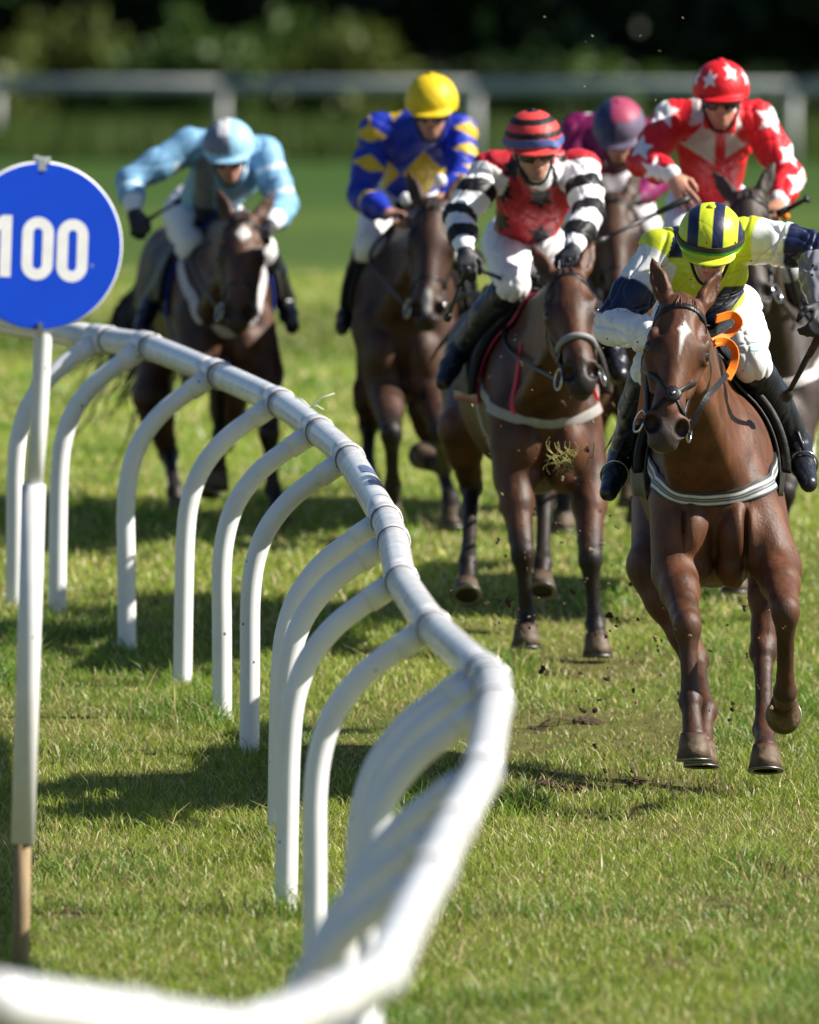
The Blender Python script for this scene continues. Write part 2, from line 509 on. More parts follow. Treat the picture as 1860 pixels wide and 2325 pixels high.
# ------------------------------------------------------------------ far background: wood, bushes, far rail
def leaf_cloud(centres, radii, n, size, c0, c1, seed, shell=0.35):
    """n leaf quads spread through ellipsoids; returns V, F, colours"""
    g = np.random.default_rng(seed)
    centres = np.asarray(centres); radii = np.asarray(radii)
    vol = radii.prod(1) ** 0.7
    k = g.choice(len(centres), n, p=vol / vol.sum())
    d = g.normal(size=(n, 3)); d /= np.linalg.norm(d, axis=1)[:, None]
    rr = g.random(n) ** shell
    p = centres[k] + d * rr[:, None] * radii[k] * (0.75 + 0.35 * g.random(n))[:, None]
    a = g.normal(size=(n, 3)); a /= np.linalg.norm(a, axis=1)[:, None]
    b = np.cross(a, g.normal(size=(n, 3))); b /= np.linalg.norm(b, axis=1)[:, None]
    s = size * (0.6 + 0.8 * g.random(n))[:, None]
    V = np.stack([p - a * s, p + b * s * .55, p + a * s, p - b * s * .55], 1).reshape(-1, 3)
    F = np.arange(n * 4, dtype=np.int32).reshape(-1, 4)
    t = (g.random(len(centres))[k] * .6 + .4 * g.random(n))[:, None]
    c = np.asarray(c0) * (1 - t) + np.asarray(c1) * t
    return V, F, np.repeat(c, 4, axis=0)


def make_bush(x, y, w, h, c0, c1, seed, label, n=2600):
    z0 = float(ground_z(y))
    g = np.random.default_rng(seed)
    root = empty('bush', (x, y, z0), label=label, cat='bush', group='bushes along the far rail')
    cs, rs = [], []
    for i in range(14):
        a = g.uniform(-1, 1); zz = g.uniform(.15, .8)
        cs.append((x + a * w * .55, y + g.uniform(-.6, .6), z0 + zz * h * (1 - .35 * abs(a))))
        rs.append((w * g.uniform(.2, .36), .7, h * g.uniform(.2, .34)))
    V, F, c = leaf_cloud(cs, rs, n, 0.13, c0, c1, seed + 1)
    V[:, 2] = np.maximum(V[:, 2], z0)
    mesh_obj('foliage', V, F, M['leaf'], root, c, smooth=False)
    mb = MB()
    for i in range(5):
        a = g.uniform(-.5, .5) * w
        mb.add(*tube([A(x + a * .2, y, z0 - .05), A(x + a * .6, y + g.uniform(-.2, .2), z0 + h * .4), A(x + a, y, z0 + h * .75)], [.04, .03, .012], 6))
    mb.build('stem', M['bark'], root)


def make_tree(x, y, h, cr, seed, label, low=1.2):
    z0 = float(ground_z(y))
    g = np.random.default_rng(seed)
    root = empty('tree', (x, y, z0), label=label, cat='tree', group='trees of the dark wood')
    mb = MB()
    bend = g.uniform(-.4, .4, 2)
    tr = [A(x, y, z0 - .1), A(x + bend[0] * .4, y + bend[1] * .3, z0 + h * .3), A(x + bend[0], y + bend[1], z0 + h * .6), A(x + bend[0] * 1.3, y + bend[1], z0 + h * .92)]
    mb.add(*tube(catmull(tr, 4), np.linspace(.03 * h, .006 * h, 13), 10))
    for i in range(7):
        zz = g.uniform(.25, .8); a = g.uniform(0, 6.28)
        b = A(x + bend[0] * zz, y + bend[1] * zz, z0 + h * zz)
        e = b + A(math.cos(a) * cr * .7, math.sin(a) * cr * .7, h * .13)
        mb.add(*tube([b, (b + e) / 2 + A(0, 0, .15), e], [.012 * h, .008 * h, .003 * h], 6))
    mb.build('trunk', M['bark'], root)
    cs, rs = [], []
    for i in range(16):
        a = g.uniform(0, 6.28); zz = g.uniform(low / h, .95); rad = cr * math.sqrt(max(.05, 1 - ((zz - .5) / .62) ** 2)) * g.uniform(.2, .8)
        cs.append((x + math.cos(a) * rad, y + math.sin(a) * rad, z0 + h * zz)); rs.append((cr * g.uniform(.3, .5), cr * g.uniform(.3, .5), h * g.uniform(.08, .15)))
    V, F, c = leaf_cloud(cs, rs, 2600, 0.26, (0.010, 0.026, 0.007), (0.024, 0.050, 0.012), seed + 5, .5)
    mesh_obj('crown', V, F, M['leaf'], root, c, smooth=False)


def make_background():
    g = np.random.default_rng(21)
    # bushes in the picture from left to right, each with its own hue and height
    specs = [(-6.6, 198, 2.4, 1.9, 'y', 'olive bush at the far left end of the distant rail'),
             (-5.0, 200, 2.3, 2.15, 'y', 'tall pale green bush behind the far rail, above the blue sign'),
             (-3.3, 199, 2.2, 2.05, 'g', 'fresh green bush behind the far rail between sign and light blue jockey'),
             (-2.05, 201, 2.2, 2.3, 'g', 'tallest green bush directly behind the far post over the light blue jockey'),
             (-.9, 199, 1.8, 2.0, 'y', 'yellowish bush behind the far rail left of the yellow cap'),
             (.35, 200, 1.8, 1.75, 'd', 'dull green bush behind the yellow cap'),
             (1.6, 198, 2.0, 1.55, 'd', 'low dark bush behind the red and black striped cap'),
             (2.9, 199, 2.2, 1.5, 'g', 'low mossy bush behind the purple jockey'),
             (4.3, 199, 2.2, 1.3, 'd', 'dim bush behind the red cap with white stars'),
             (5.8, 200, 2.6, 1.4, 'd', 'dark bush at the far right end of the distant rail'),
             (-8.6, 199, 2.6, 1.8, 'd', 'dark bush beyond the left edge of the far rail'), (8.0, 199, 2.6, 1.6, 'd', 'dark bush beyond the right edge of the far rail')]
    pal = {'y': ((.070, .100, .018), (.12, .15, .030)), 'g': ((.052, .105, .019), (.09, .145, .028)), 'd': ((.022, .045, .012), (.042, .075, .018))}
    for i, (x, y, w, h, p, lab) in enumerate(specs):
        make_bush(x, y, w, h, *pal[p], 300 + i * 7, lab)
    names = ['dark tree standing behind the left end of the far rail', 'dark tree behind the bushes above the blue sign', 'broad dark tree behind the light blue jockey',
             'dark tree with a leaning trunk behind the tallest bush', 'dark tree directly above the yellow cap', 'dark tree in the wood behind the striped red cap',
             'dark tree in the wood above the purple jockey', 'dark tree in the wood above the starred red cap', 'dark tree at the right end of the wood']
    for i, x in enumerate(np.linspace(-9.5, 9.5, 9)):
        make_tree(x + g.uniform(-.5, .5), 206 + g.uniform(0, 5), 10 + g.uniform(-1.5, 2), 3.0, 500 + i * 13, names[i])
    # the wood beyond reads as one mass
    cs, rs = [], []
    for i in range(300):
        cs.append((g.uniform(-75, 95), g.uniform(214, 232), 0)); rs.append((g.uniform(3, 5), g.uniform(2.5, 4), g.uniform(2, 3.5)))
        cs[-1] = (cs[-1][0], cs[-1][1], float(ground_z(cs[-1][1])) + g.uniform(.5, 11))
    for i in range(60):      # the belt of wood that runs on to the right and shades this corner
        cs.append((g.uniform(12, 60), g.uniform(203, 214), 3.5 + g.uniform(-3, 9))); rs.append((g.uniform(3, 4.5), g.uniform(2.5, 4), g.uniform(2, 3.5)))
    V, F, c = leaf_cloud(cs, rs, 80000, 0.6, (0.008, 0.02, 0.006), (0.02, 0.04, 0.01), 77, .4)
    V[:, 2] = np.maximum(V[:, 2], -1.5)
    tag(mesh_obj('wood', V, F, M['leaf'], None, c, smooth=False), label='dark mass of trees filling the background behind the racecourse', cat='wood', kind='stuff')
    # long meadow grass along the foot of the bushes
    n = 30000
    x = g.uniform(-12, 12, n); y = g.uniform(187, 199, n); z = ground_z(y)
    hh = .20 + .55 * g.random(n) ** 1.5; l = g.normal(size=(n, 2)) * .09; an = g.uniform(0, 6.28, n); ca, sa = np.cos(an), np.sin(an)
    V = np.stack([np.stack([x - .02 * ca, y - .02 * sa, z], -1), np.stack([x + .02 * ca, y + .02 * sa, z], -1), np.stack([x + l[:, 0], y + l[:, 1], z + hh], -1)], 1).reshape(-1, 3)
    c = np.array([.080, .125, .026]) * (.6 + .8 * g.random(n))[:, None]
    tag(mesh_obj('rough_grass', V, np.arange(n * 3, dtype=np.int32).reshape(-1, 3), M['blade'], None, np.repeat(c, 3, axis=0), smooth=False),
        label='strip of long rough grass under the far rail', cat='grass', kind='stuff')


make_background()


def box(a, b):
    (x0, y0, z0), (x1, y1, z1) = a, b
    V = [(x0, y0, z0), (x1, y0, z0), (x1, y1, z0), (x0, y1, z0), (x0, y0, z1), (x1, y0, z1), (x1, y1, z1), (x0, y1, z1)]
    return V, [[0, 3, 2, 1], [4, 5, 6, 7], [0, 1, 5, 4], [1, 2, 6, 5], [2, 3, 7, 6], [3, 0, 4, 7]]


def make_far_rail():
    ua, ya, ub, yb = 0, 192.5, 1860, 181.5
    def pt(u, top):
        t = (u - ua) / (ub - ua); y = ya + (yb - ya) * t
        x = (u - UC) * y / FOC
        return A(x, y, float(ground_z(y)) + top)
    root = empty('far_running_rail', pt(930, 0), label='blurred white running rail far behind the field, in front of the bushes', cat='running rail')
    us = [-1640, -1090, -560, -8, 505, 1080, 1800, 2400, 3000]
    for i, u in enumerate(us):
        p = pt(u, 0)
        mesh_obj('post', *tube([p - A(0, 0, .1), p + A(0, 0, .98)], .065, 10), M['farrail'], root)
    for a, b in zip(us[:-1], us[1:]):
        p, q = pt(a, 1.04), pt(b, 1.04)
        mesh_obj('rail_section', *tube([p, (p + q) / 2, q], .088, 12), M['farrail'], root)


make_far_rail()


# ------------------------------------------------------------------ the running rail in front
def make_running_rail():
    at = [rail_point(u, v) for u, v in ATT]
    cen = []
    for i, a in enumerate(at):
        t = nrm((at[min(i + 1, len(at) - 1)] - at[max(i - 1, 0)]) * A(1, 1, 0))
        rt = nrm(A(-t[1], t[0], 0)); rt = rt if rt[0] > 0 else -rt     # to the course side
        rt = nrm(rt * .6 + A(.4, 0, 0))
        cen.append(a + rt * (.065 if i < 10 else .105) + A(0, 0, .045))
    # the rail runs on beyond the sign, and turns a corner near the camera
    first = [cen[0] + A(-4.6, 9.0, 0), cen[0] + A(-2.2, 4.3, 0), cen[0] + A(-.85, 1.7, 0)]
    for f in first: f[2] = float(ground_z(f[1])) + RAIL_H
    corner = P(866, 2212, 31.4)
    near = [P(720, 2288, 30.0), P(545, 2352, 28.6), P(300, 2318, 27.6), P(-40, 2268, 27.0), P(-700, 2190, 27.0)]
    path = first + cen + [corner] + near
    root = empty('running_rail', (0, 45, float(ground_z(45))), label='long curving white running rail on swan neck posts beside the 100 sign', cat='running rail')
    r = .056
    sm = []
    idx = []
    P2 = [2 * path[0] - path[1]] + path + [2 * path[-1] - path[-2]]
    for i in range(1, len(P2) - 2):
        idx.append(len(sm))
        sharp = i >= len(path) - len(near) - 1
        for k in range(6):
            t = k / 6
            a, b, c, d = P2[i - 1], P2[i], P2[i + 1], P2[i + 2]
            cr = 0.5 * ((2 * b) + (-a + c) * t + (2 * a - 5 * b + 4 * c - d) * t * t + (-a + 3 * b - 3 * c + d) * t ** 3)
            sm.append((b + (c - b) * t) if sharp else (b + (c - b) * t) * .6 + cr * .4)
    idx.append(len(sm)); sm.append(path[-1])
    sm = np.array(sm)
    for i in range(len(path) - 1):
        seg = sm[idx[i]:idx[i + 1] + 1].copy()
        mesh_obj('rail_section', *tube(seg, r, 24), M['rail'], root)
    # sleeves over the joints, each with a dark gap at its mouth
    for i in range(1, len(path) - 1):
        p = path[i]
        if i >= len(path) - len(near):
            if i % 2: continue
        q0 = sm[idx[i] - 1]; q1 = sm[idx[i] + 1]
        d0, d1 = nrm(q0 - p), nrm(q1 - p)
        ln = .075 if i != len(path) - len(near) - 1 else .16
        pts = [p + d0 * ln, p + d0 * ln * .5, p, p + d1 * ln * .5, p + d1 * ln]
        c = mesh_obj('rail_sleeve', *tube(pts, r + .0065, 24), M['rail'], root)
        for e, dd in ((p + d0 * ln, d0), (p + d1 * ln, d1)):
            mesh_obj('joint_gap', *tube([e - dd * .0005, e + dd * .005], r + .0035, 24), M['gap'], c)
    # swan neck posts on the infield side
    for i, c in enumerate(cen + [first[2], first[1], first[0]]):
        k = i + 3 if i < len(cen) else {0: 2, 1: 1, 2: 0}[i - len(cen)]
        t = nrm((path[k + 1] - path[max(k - 1, 0)]) * A(1, 1, 0))
        lf = nrm(A(-t[1], t[0], 0)); lf = lf if lf[0] < 0 else -lf
        lf = nrm(lf * .55 + A(-.45, 0, 0))
        base = A(c[0], c[1], 0) + lf * .385
        gz = float(ground_z(base[1]))
        z = c[2]
        wob = A(random.uniform(-.008, .008), 0, 0)
        pts = [c + lf * .03 + A(0, 0, -.015), c + lf * .15 + A(0, 0, -.095), c + lf * .245 + A(0, 0, -.175), c + lf * .325 + A(0, 0, -.285),
               c + lf * .368 + A(0, 0, -.41), base + A(0, 0, z - .56), base + wob + A(0, 0, z - .8), base + wob * 2 + A(0, 0, gz - .06)]
        pts[6][2] = z - .8
        o = mesh_obj('post', *tube(catmull(pts, 6), .039, 20), M['plastic'], root)
        s0 = c + lf * .045 + A(0, 0, -.025); s1 = c + lf * .115 + A(0, 0, -.072)
        mesh_obj('post_socket', *tube([s0, s1], .0445, 20), M['plastic'], o)
    # straight posts under the corner and along the near run
    for u, v in ((822, 2215), (745, 2245), (545, 2348), (-330, 2240), (-560, 2220)):
        c = P(u, v, 31.3 if u > 700 else 30.7)
        gz = float(ground_z(c[1]))
        mesh_obj('post', *tube([A(c[0], c[1] + .02, gz - .06), A(c[0], c[1] + .02, (gz + c[2]) / 2), A(c[0], c[1] + .02, c[2] - .02)], .04, 16), M['plastic'], root)
    # faded blue sticker wrapped on the rail and loose cable tie ends
    k = 3 + 5
    a, b = path[k], path[k + 1]
    for t0, t1 in ((.36, .47), (.60, .68)):
        p, q = a + (b - a) * t0, a + (b - a) * t1
        T = nrm(q - p); N = nrm(np.cross(T, A(0, 0, 1))); U = np.cross(N, T)
        if N[0] < 0: N = -N
        V = []; F = []
        for ii in range(2):
            for j in range(9):
                an = R(-10 + j * 14)
                V.append((p, q)[ii] + (N * math.cos(an) + U * math.sin(an)) * (r + .0018))
        for j in range(8): F.append([j, j + 1, 9 + j + 1, 9 + j])
        mesh_obj('sticker', V, F, M['sticker'], root)
    tip = P(704, 925, 54.0)
    for e in ((760, 893), (735, 930), (668, 902)):
        q = P(*e, 54.0)
        mesh_obj('cable_tie', *tube([tip, (tip + q) / 2 + A(0, 0, .012), q], [.003, .0025, .0015], 6), M['white'], root)


make_running_rail()


def make_right_rail():
    y = 66.5
    p = P(1829, 640, y); gz = float(ground_z(y))
    root = empty('rail_end', (p[0], y, gz), label='white post and rail end standing at the right edge behind the leading rider', cat='running rail')
    pts = [A(p[0], y, gz - .05), A(p[0], y, gz + .5), A(p[0] + .005, y, p[2] - .12), A(p[0] + .04, y, p[2] - .04), A(p[0] + .16, y, p[2] + .01)]
    mesh_obj('post', *tube(catmull(pts, 5), .042, 16), M['plastic'], root)
    q = A(p[0] + .16, y, p[2] + .01)
    mesh_obj('rail_section', *tube([q + A(0, -.05, 0), q + A(1.0, .7, .0), q + A(2.6, 1.2, 0)], .056, 16), M['rail'], root)


make_right_rail()


# ------------------------------------------------------------------ the 100 sign
def make_sign():
    y = 44.3
    s = FOC / y
    base = P(44, 2225, y); base[2] = float(ground_z(y))
    root = empty('distance_sign', base, label='round blue 100 distance sign on a white pole at the left edge', cat='sign')
    c = P(91, 559, y)
    rad = 193 / s
    X, Z, Yf = A(1, 0, 0), A(0, 0, 1), A(0, -1, 0)      # faces the camera side
    tilt = R(2.0)
    yaw = R(17)                        # turned a little toward the course and the sun
    X = A(math.cos(tilt) * math.cos(yaw), math.sin(yaw), -math.sin(tilt)); Z = A(math.sin(tilt), 0, math.cos(tilt)); Yf = nrm(np.cross(X, Z)); X = np.cross(Z, Yf)
    n = 96
    an = np.arange(n) * 2 * math.pi / n
    ring = lambda rr, d: c + rr * (np.cos(an)[:, None] * X + np.sin(an)[:, None] * Z) + d * Yf
    mb = MB()
    V = np.concatenate([ring(rad, -.010), ring(rad, .006), ring(rad - .004, .010), ring(rad - .018, .010), ring(rad - .018, .002), ring(rad - .018, -.010)])
    F = []
    for k in range(5):
        F += [[k * n + j, k * n + (j + 1) % n, (k + 1) * n + (j + 1) % n, (k + 1) * n + j] for j in range(n)]
    mb.add(V, F)
    mb.build('rim', M['white'], root)
    V = np.concatenate([ring(rad - .006, .0125), ring(rad - .010, .0135)])
    F = [[j, (j + 1) % n, n + (j + 1) % n, n + j] for j in range(n)] + [[n + j for j in range(n)]]
    V = np.concatenate([V, ring(rad - .006, -.006)])
    F += [[2 * n + j, 2 * n + (j + 1) % n, (j + 1) % n, j] for j in range(n)] + [[2 * n + j for j in range(n)][::-1]]
    face = mesh_obj('disc', V, F, M['signblue'], root, smooth=False)

    def stadium(cu, cv, w, h, st, name):
        o = P(cu, cv, y); o = c + X * (o[0] - c[0]) + Z * (o[2] - c[2])
        w, h, st = w / s / 2, h / s / 2, st / s
        def loop(w, h, d):
            pts = []
            for k in range(33):
                a = math.pi * k / 32; pts.append((w * math.cos(a), h - w + w * math.sin(a)))
            for k in range(33):
                a = math.pi + math.pi * k / 32; pts.append((w * math.cos(a), -(h - w) + w * math.sin(a)))
            return np.array([o + X * p + Z * q + Yf * d for p, q in pts])
        A_, B_ = loop(w, h, .0139), loop(w - st, h - st * .95, .0139)
        C_, D_ = loop(w, h, .012), loop(w - st, h - st * .95, .012)
        m = len(A_)
        V = np.concatenate([A_, B_, C_, D_])
        F = []
        for j in range(m):
            k = (j + 1) % m
            F += [[j, k, m + k, m + j], [j, 2 * m + j, 2 * m + k, k], [m + j, m + k, 3 * m + k, 3 * m + j]]
        mesh_obj(name, V, F, M['white'], face, smooth=False)
    stadium(83, 564, 74, 143, 26, 'numeral_zero')
    stadium(165, 567, 73, 143, 26, 'numeral_zero')
    o = P(8, 560, y); o = c + X * (o[0] - c[0]) + Z * (o[2] - c[2])
    pts = [(-13, -70), (13, -70), (13, 70), (-9, 70), (-46, 46), (-46, 18), (-13, 38)]
    V = [o + X * p / s + Z * q / s + Yf * .0139 for p, q in pts] + [o + X * p / s + Z * q / s + Yf * .012 for p, q in pts]
    F = [list(range(7))] + [[i, 7 + i, 7 + (i + 1) % 7, (i + 1) % 7] for i in range(7)]
    mesh_obj('numeral_one', V, F, M['white'], face, smooth=False)
    # pole behind the disc, wider sleeve, bare stake
    pole_top, j1, j2, foot = P(97, 372, y + .03), P(76, 1118, y + .03), P(52, 1915, y + .03), base + A(0, .03, -.12)
    pole_low = P(98, 752, y + .03)
    mesh_obj('pole', *tube([pole_top, pole_low, P(88, 960, y + .03), j1], 20.5 / s, 20), M['whitepole'], root)
    mesh_obj('sleeve', *tube([P(76.5, 1100, y + .03), P(66, 1450, y + .03), j2], 27 / s, 20), M['whitepole'], root)
    mesh_obj('stake', *tube([j2 + A(0, 0, .05), (j2 + foot) / 2, foot], 20 / s, 14), M['wood'], root)
    b = P(97, 366, y + .012)
    mb = MB()
    mb.add(*box(b + A(-.012, -.03, -.03), b + A(.012, .03, .012)))
    mb.add(*box(b + A(-.028, -.028, .002), b + A(-.012, .0, .018)))
    mb.add(*box(b + A(.012, -.028, -.008), b + A(.026, .0, .014)))
    mb.build('top_bracket', M['white'], root, smooth=False)
    b = P(92, 748, y - .01)
    mb = MB(); mb.add(*box(b + A(-.008, -.02, -.022), b + A(.008, .03, .022)))
    mb.build('bottom_bracket', M['metal'], root, smooth=False)


make_sign()


# ------------------------------------------------------------------ smooth bodies: blended distance field -> one continuous mesh
class Body:
    def __init__(s): s.p = []

    def cone(s, a, b, ra, rb, k=.03, n=None, f=1.0):
        s.p.append(('c', np.asarray(a, float), np.asarray(b, float), ra, rb, k, None if n is None else nrm(n), f)); return s

    def chain(s, pts, rs, k=.02, n=None, f=1.0):
        for i in range(len(pts) - 1): s.cone(pts[i], pts[i + 1], rs[i], rs[i + 1], k, n, f)
        return s

    def ell(s, c, r, ax=None, k=.03):
        s.p.append(('e', np.asarray(c, float), np.asarray(r, float), np.eye(3) if ax is None else np.array(ax, float), k)); return s

    def cut(s, c, r, ax=None, k=.015):
        s.p.append(('x', np.asarray(c, float), np.asarray(r, float), np.eye(3) if ax is None else np.array(ax, float), k)); return s

    def plane(s, c, n):
        """cut away everything on the side n points to"""
        s.p.append(('p', np.asarray(c, float), nrm(np.asarray(n, float)))); return s

    def mesh(s, h, relax=1):
        lo = np.full(3, 1e9); hi = -lo
        for q in s.p:
            if q[0] == 'c':
                r = max(q[3], q[4]) * max(1, q[7]) + .01
                lo = np.minimum(lo, np.minimum(q[1], q[2]) - r); hi = np.maximum(hi, np.maximum(q[1], q[2]) + r)
            elif q[0] == 'e':
                lo = np.minimum(lo, q[1] - q[2].max()); hi = np.maximum(hi, q[1] + q[2].max())
        lo -= 3 * h + .01; hi += 3 * h + .01
        n = np.ceil((hi - lo) / h).astype(int) + 1
        D = np.full(n, 1.0, dtype=np.float32)
        gx = [(lo[i] + h * np.arange(n[i])).astype(np.float32) for i in range(3)]
        for q in s.p:
            if q[0] == 'p':
                d = ((gx[0] - q[1][0]) * q[2][0])[:, None, None] + ((gx[1] - q[1][1]) * q[2][1])[None, :, None] + ((gx[2] - q[1][2]) * q[2][2])[None, None, :]
                np.maximum(D, d, out=D); continue
            if q[0] == 'c':
                k = q[5]; r = max(q[3], q[4]) * max(1, q[7]) + k + 3 * h
                b0 = np.minimum(q[1], q[2]) - r; b1 = np.maximum(q[1], q[2]) + r
            else:
                k = q[4]; r = q[2].max() + k + 3 * h; b0 = q[1] - r; b1 = q[1] + r
            i0 = np.clip(np.floor((b0 - lo) / h).astype(int), 0, n - 1); i1 = np.clip(np.ceil((b1 - lo) / h).astype(int) + 1, 1, n)
            sl = tuple(slice(a, b) for a, b in zip(i0, i1))
            X = gx[0][sl[0]][:, None, None]; Y = gx[1][sl[1]][None, :, None]; Z = gx[2][sl[2]][None, None, :]
            if q[0] == 'c':
                a, b, ra, rb, k, nn, f = q[1:]
                ab = b - a; L2 = max(float(ab @ ab), 1e-9)
                px, py, pz = X - a[0], Y - a[1], Z - a[2]
                t = np.clip((px * ab[0] + py * ab[1] + pz * ab[2]) / L2, 0, 1)
                dx, dy, dz = px - t * ab[0], py - t * ab[1], pz - t * ab[2]
                d2 = dx * dx + dy * dy + dz * dz
                if nn is not None:
                    dn = dx * nn[0] + dy * nn[1] + dz * nn[2]
                    d2 = d2 + dn * dn * (1 / (f * f) - 1)
                d = np.sqrt(d2) - (ra + (rb - ra) * t)
                if nn is not None and f < 1: d = d * (.5 + .5 * f)
            else:
                c, rr, ax = q[1], q[2], q[3]
                px, py, pz = X - c[0], Y - c[1], Z - c[2]
                u = [(px * ax[i][0] + py * ax[i][1] + pz * ax[i][2]) / rr[i] for i in range(3)]
                k0 = np.sqrt(u[0] ** 2 + u[1] ** 2 + u[2] ** 2)
                k1 = np.sqrt((u[0] / rr[0]) ** 2 + (u[1] / rr[1]) ** 2 + (u[2] / rr[2]) ** 2) + 1e-6
                d = k0 * (k0 - 1) / k1
            S = D[sl]
            if q[0] == 'x':
                hh = np.clip(.5 - .5 * (S + d) / k, 0, 1)
                D[sl] = S * (1 - hh) - d * hh + k * hh * (1 - hh)
            else:
                hh = np.clip(.5 + .5 * (d - S) / k, 0, 1)
                D[sl] = d * (1 - hh) + S * hh - k * hh * (1 - hh)
        return surface(D, lo, h, relax)


def surface(D, lo, h, relax=1):
    ins = D < 0
    c = np.zeros(tuple(x - 1 for x in D.shape), dtype=np.int8)
    off = [(i, j, k) for i in (0, 1) for j in (0, 1) for k in (0, 1)]
    nx, ny, nz = D.shape
    for i, j, k in off: c += ins[i:nx - 1 + i, j:ny - 1 + j, k:nz - 1 + k]
    act = (c > 0) & (c < 8)
    I, J, K = np.nonzero(act)
    idx = np.full(act.shape, -1, dtype=np.int32); idx[I, J, K] = np.arange(len(I))
    acc = np.zeros((len(I), 3)); cnt = np.zeros(len(I))
    val = {o: D[I + o[0], J + o[1], K + o[2]] for o in off}
    for a in off:
        for ax in range(3):
            if a[ax] == 0:
                b = list(a); b[ax] = 1; b = tuple(b)
                va, vb = val[a], val[b]
                m = (va < 0) != (vb < 0)
                t = np.where(m, va / np.where(va == vb, 1, va - vb), 0)
                for e in range(3):
                    acc[:, e] += np.where(m, a[e] + (t if e == ax else 0), 0)
                cnt += m
    V = lo + h * (np.stack([I, J, K], -1) + acc / cnt[:, None])
    quads = []
    for ax in range(3):
        o1, o2 = [(1, 2), (2, 0), (0, 1)][ax]
        s0 = [slice(None)] * 3; s1 = [slice(None)] * 3
        s0[ax] = slice(0, -1); s1[ax] = slice(1, None)
        A0, A1 = ins[tuple(s0)], ins[tuple(s1)]
        for flip, m in ((False, A0 & ~A1), (True, ~A0 & A1)):
            p = np.stack(np.nonzero(m), -1)
            p = p[(p[:, o1] > 0) & (p[:, o2] > 0) & (p[:, o1] < D.shape[o1] - 1) & (p[:, o2] < D.shape[o2] - 1)]
            def g(d1, d2):
                q = p.copy(); q[:, o1] += d1; q[:, o2] += d2
                return idx[q[:, 0], q[:, 1], q[:, 2]]
            Q = np.stack([g(-1, -1), g(0, -1), g(0, 0), g(-1, 0)], -1)
            if flip: Q = Q[:, ::-1]
            quads.append(Q)
    Q = np.concatenate(quads)
    Q = Q[(Q >= 0).all(1)]
    for _ in range(relax): V = relaxed(V, Q, .5)
    return V, Q


def relaxed(V, Q, f):
    n = len(V); acc = np.zeros((n, 3)); cnt = np.zeros(n)
    for a, b in ((0, 1), (1, 2), (2, 3), (3, 0)):
        for e in range(3):
            acc[:, e] += np.bincount(Q[:, a], V[Q[:, b], e], n) + np.bincount(Q[:, b], V[Q[:, a], e], n)
        cnt += np.bincount(Q[:, a], minlength=n) + np.bincount(Q[:, b], minlength=n)
    return V * (1 - f) + f * acc / np.maximum(cnt, 1)[:, None]


def vnormals(V, Q):
    fn = np.cross(V[Q[:, 2]] - V[Q[:, 0]], V[Q[:, 3]] - V[Q[:, 1]])
    N = np.zeros_like(V)
    for j in range(4):
        for e in range(3): N[:, e] += np.bincount(Q[:, j], fn[:, e], len(V))
    return N / (np.linalg.norm(N, axis=1)[:, None] + 1e-12)


def folds(V, Q, amp, scale, seed):
    """loose cloth: shallow creases pushed along the surface normal"""
    g = np.random.default_rng(seed)
    f = np.zeros(len(V))
    for i in range(5):
        w = g.normal(size=3); w /= np.linalg.norm(w)
        w2 = g.normal(size=3) * scale * .45
        ph = V @ w * scale * (1 + .5 * i) + 1.8 * np.sin(V @ w2 + i) + g.uniform(0, 6)
        f += (-np.exp(-(np.sin(ph * .5) / .17) ** 2) + .10 * np.sin(ph * .7)) / (1 + .3 * i)
    f -= f.mean()
    return V + vnormals(V, Q) * (amp * f)[:, None]


def seg_d(V, a, b):
    ab = b - a
    t = np.clip((V - a) @ ab / (ab @ ab), 0, 1)
    return np.linalg.norm(V - a - t[:, None] * ab, axis=1), t


def blend(C, col, w):
    return C * (1 - w[:, None]) + np.asarray(col) * w[:, None]


def sstep(x, a, b):
    t = np.clip((x - a) / (b - a), 0, 1)
    return t * t * (3 - 2 * t)


def star_mask(x, y, r, rot=0.0, inner=.45, pts=5):
    a = np.arctan2(x, y) - rot
    seg = 2 * math.pi / pts
    a = np.abs((a + seg / 2) % seg - seg / 2)
    rr = np.hypot(x, y)
    # straight edge between outer tip (r, angle 0) and inner corner (r*inner, angle seg/2)
    ax_, ay_ = r, 0.0
    bx_, by_ = r * inner * math.cos(seg / 2), r * inner * math.sin(seg / 2)
    px, py = rr * np.cos(a), rr * np.sin(a)
    return ((bx_ - ax_) * (py - ay_) - (by_ - ay_) * (px - ax_)) > 0


class Skin:
    """finds the surface under straps"""
    def __init__(s, V, Q): s.t = BVHTree.FromPolygons(V.tolist(), Q.tolist()); s.off = 0
    def near(s, p):
        l, n, i, d = s.t.find_nearest(Vector(p))
        return A(*l), A(*n)
    def ray(s, o, d):
        l, n, i, dd = s.t.ray_cast(Vector(o), Vector(d))
        return (None, None) if l is None else (A(*l), A(*n))


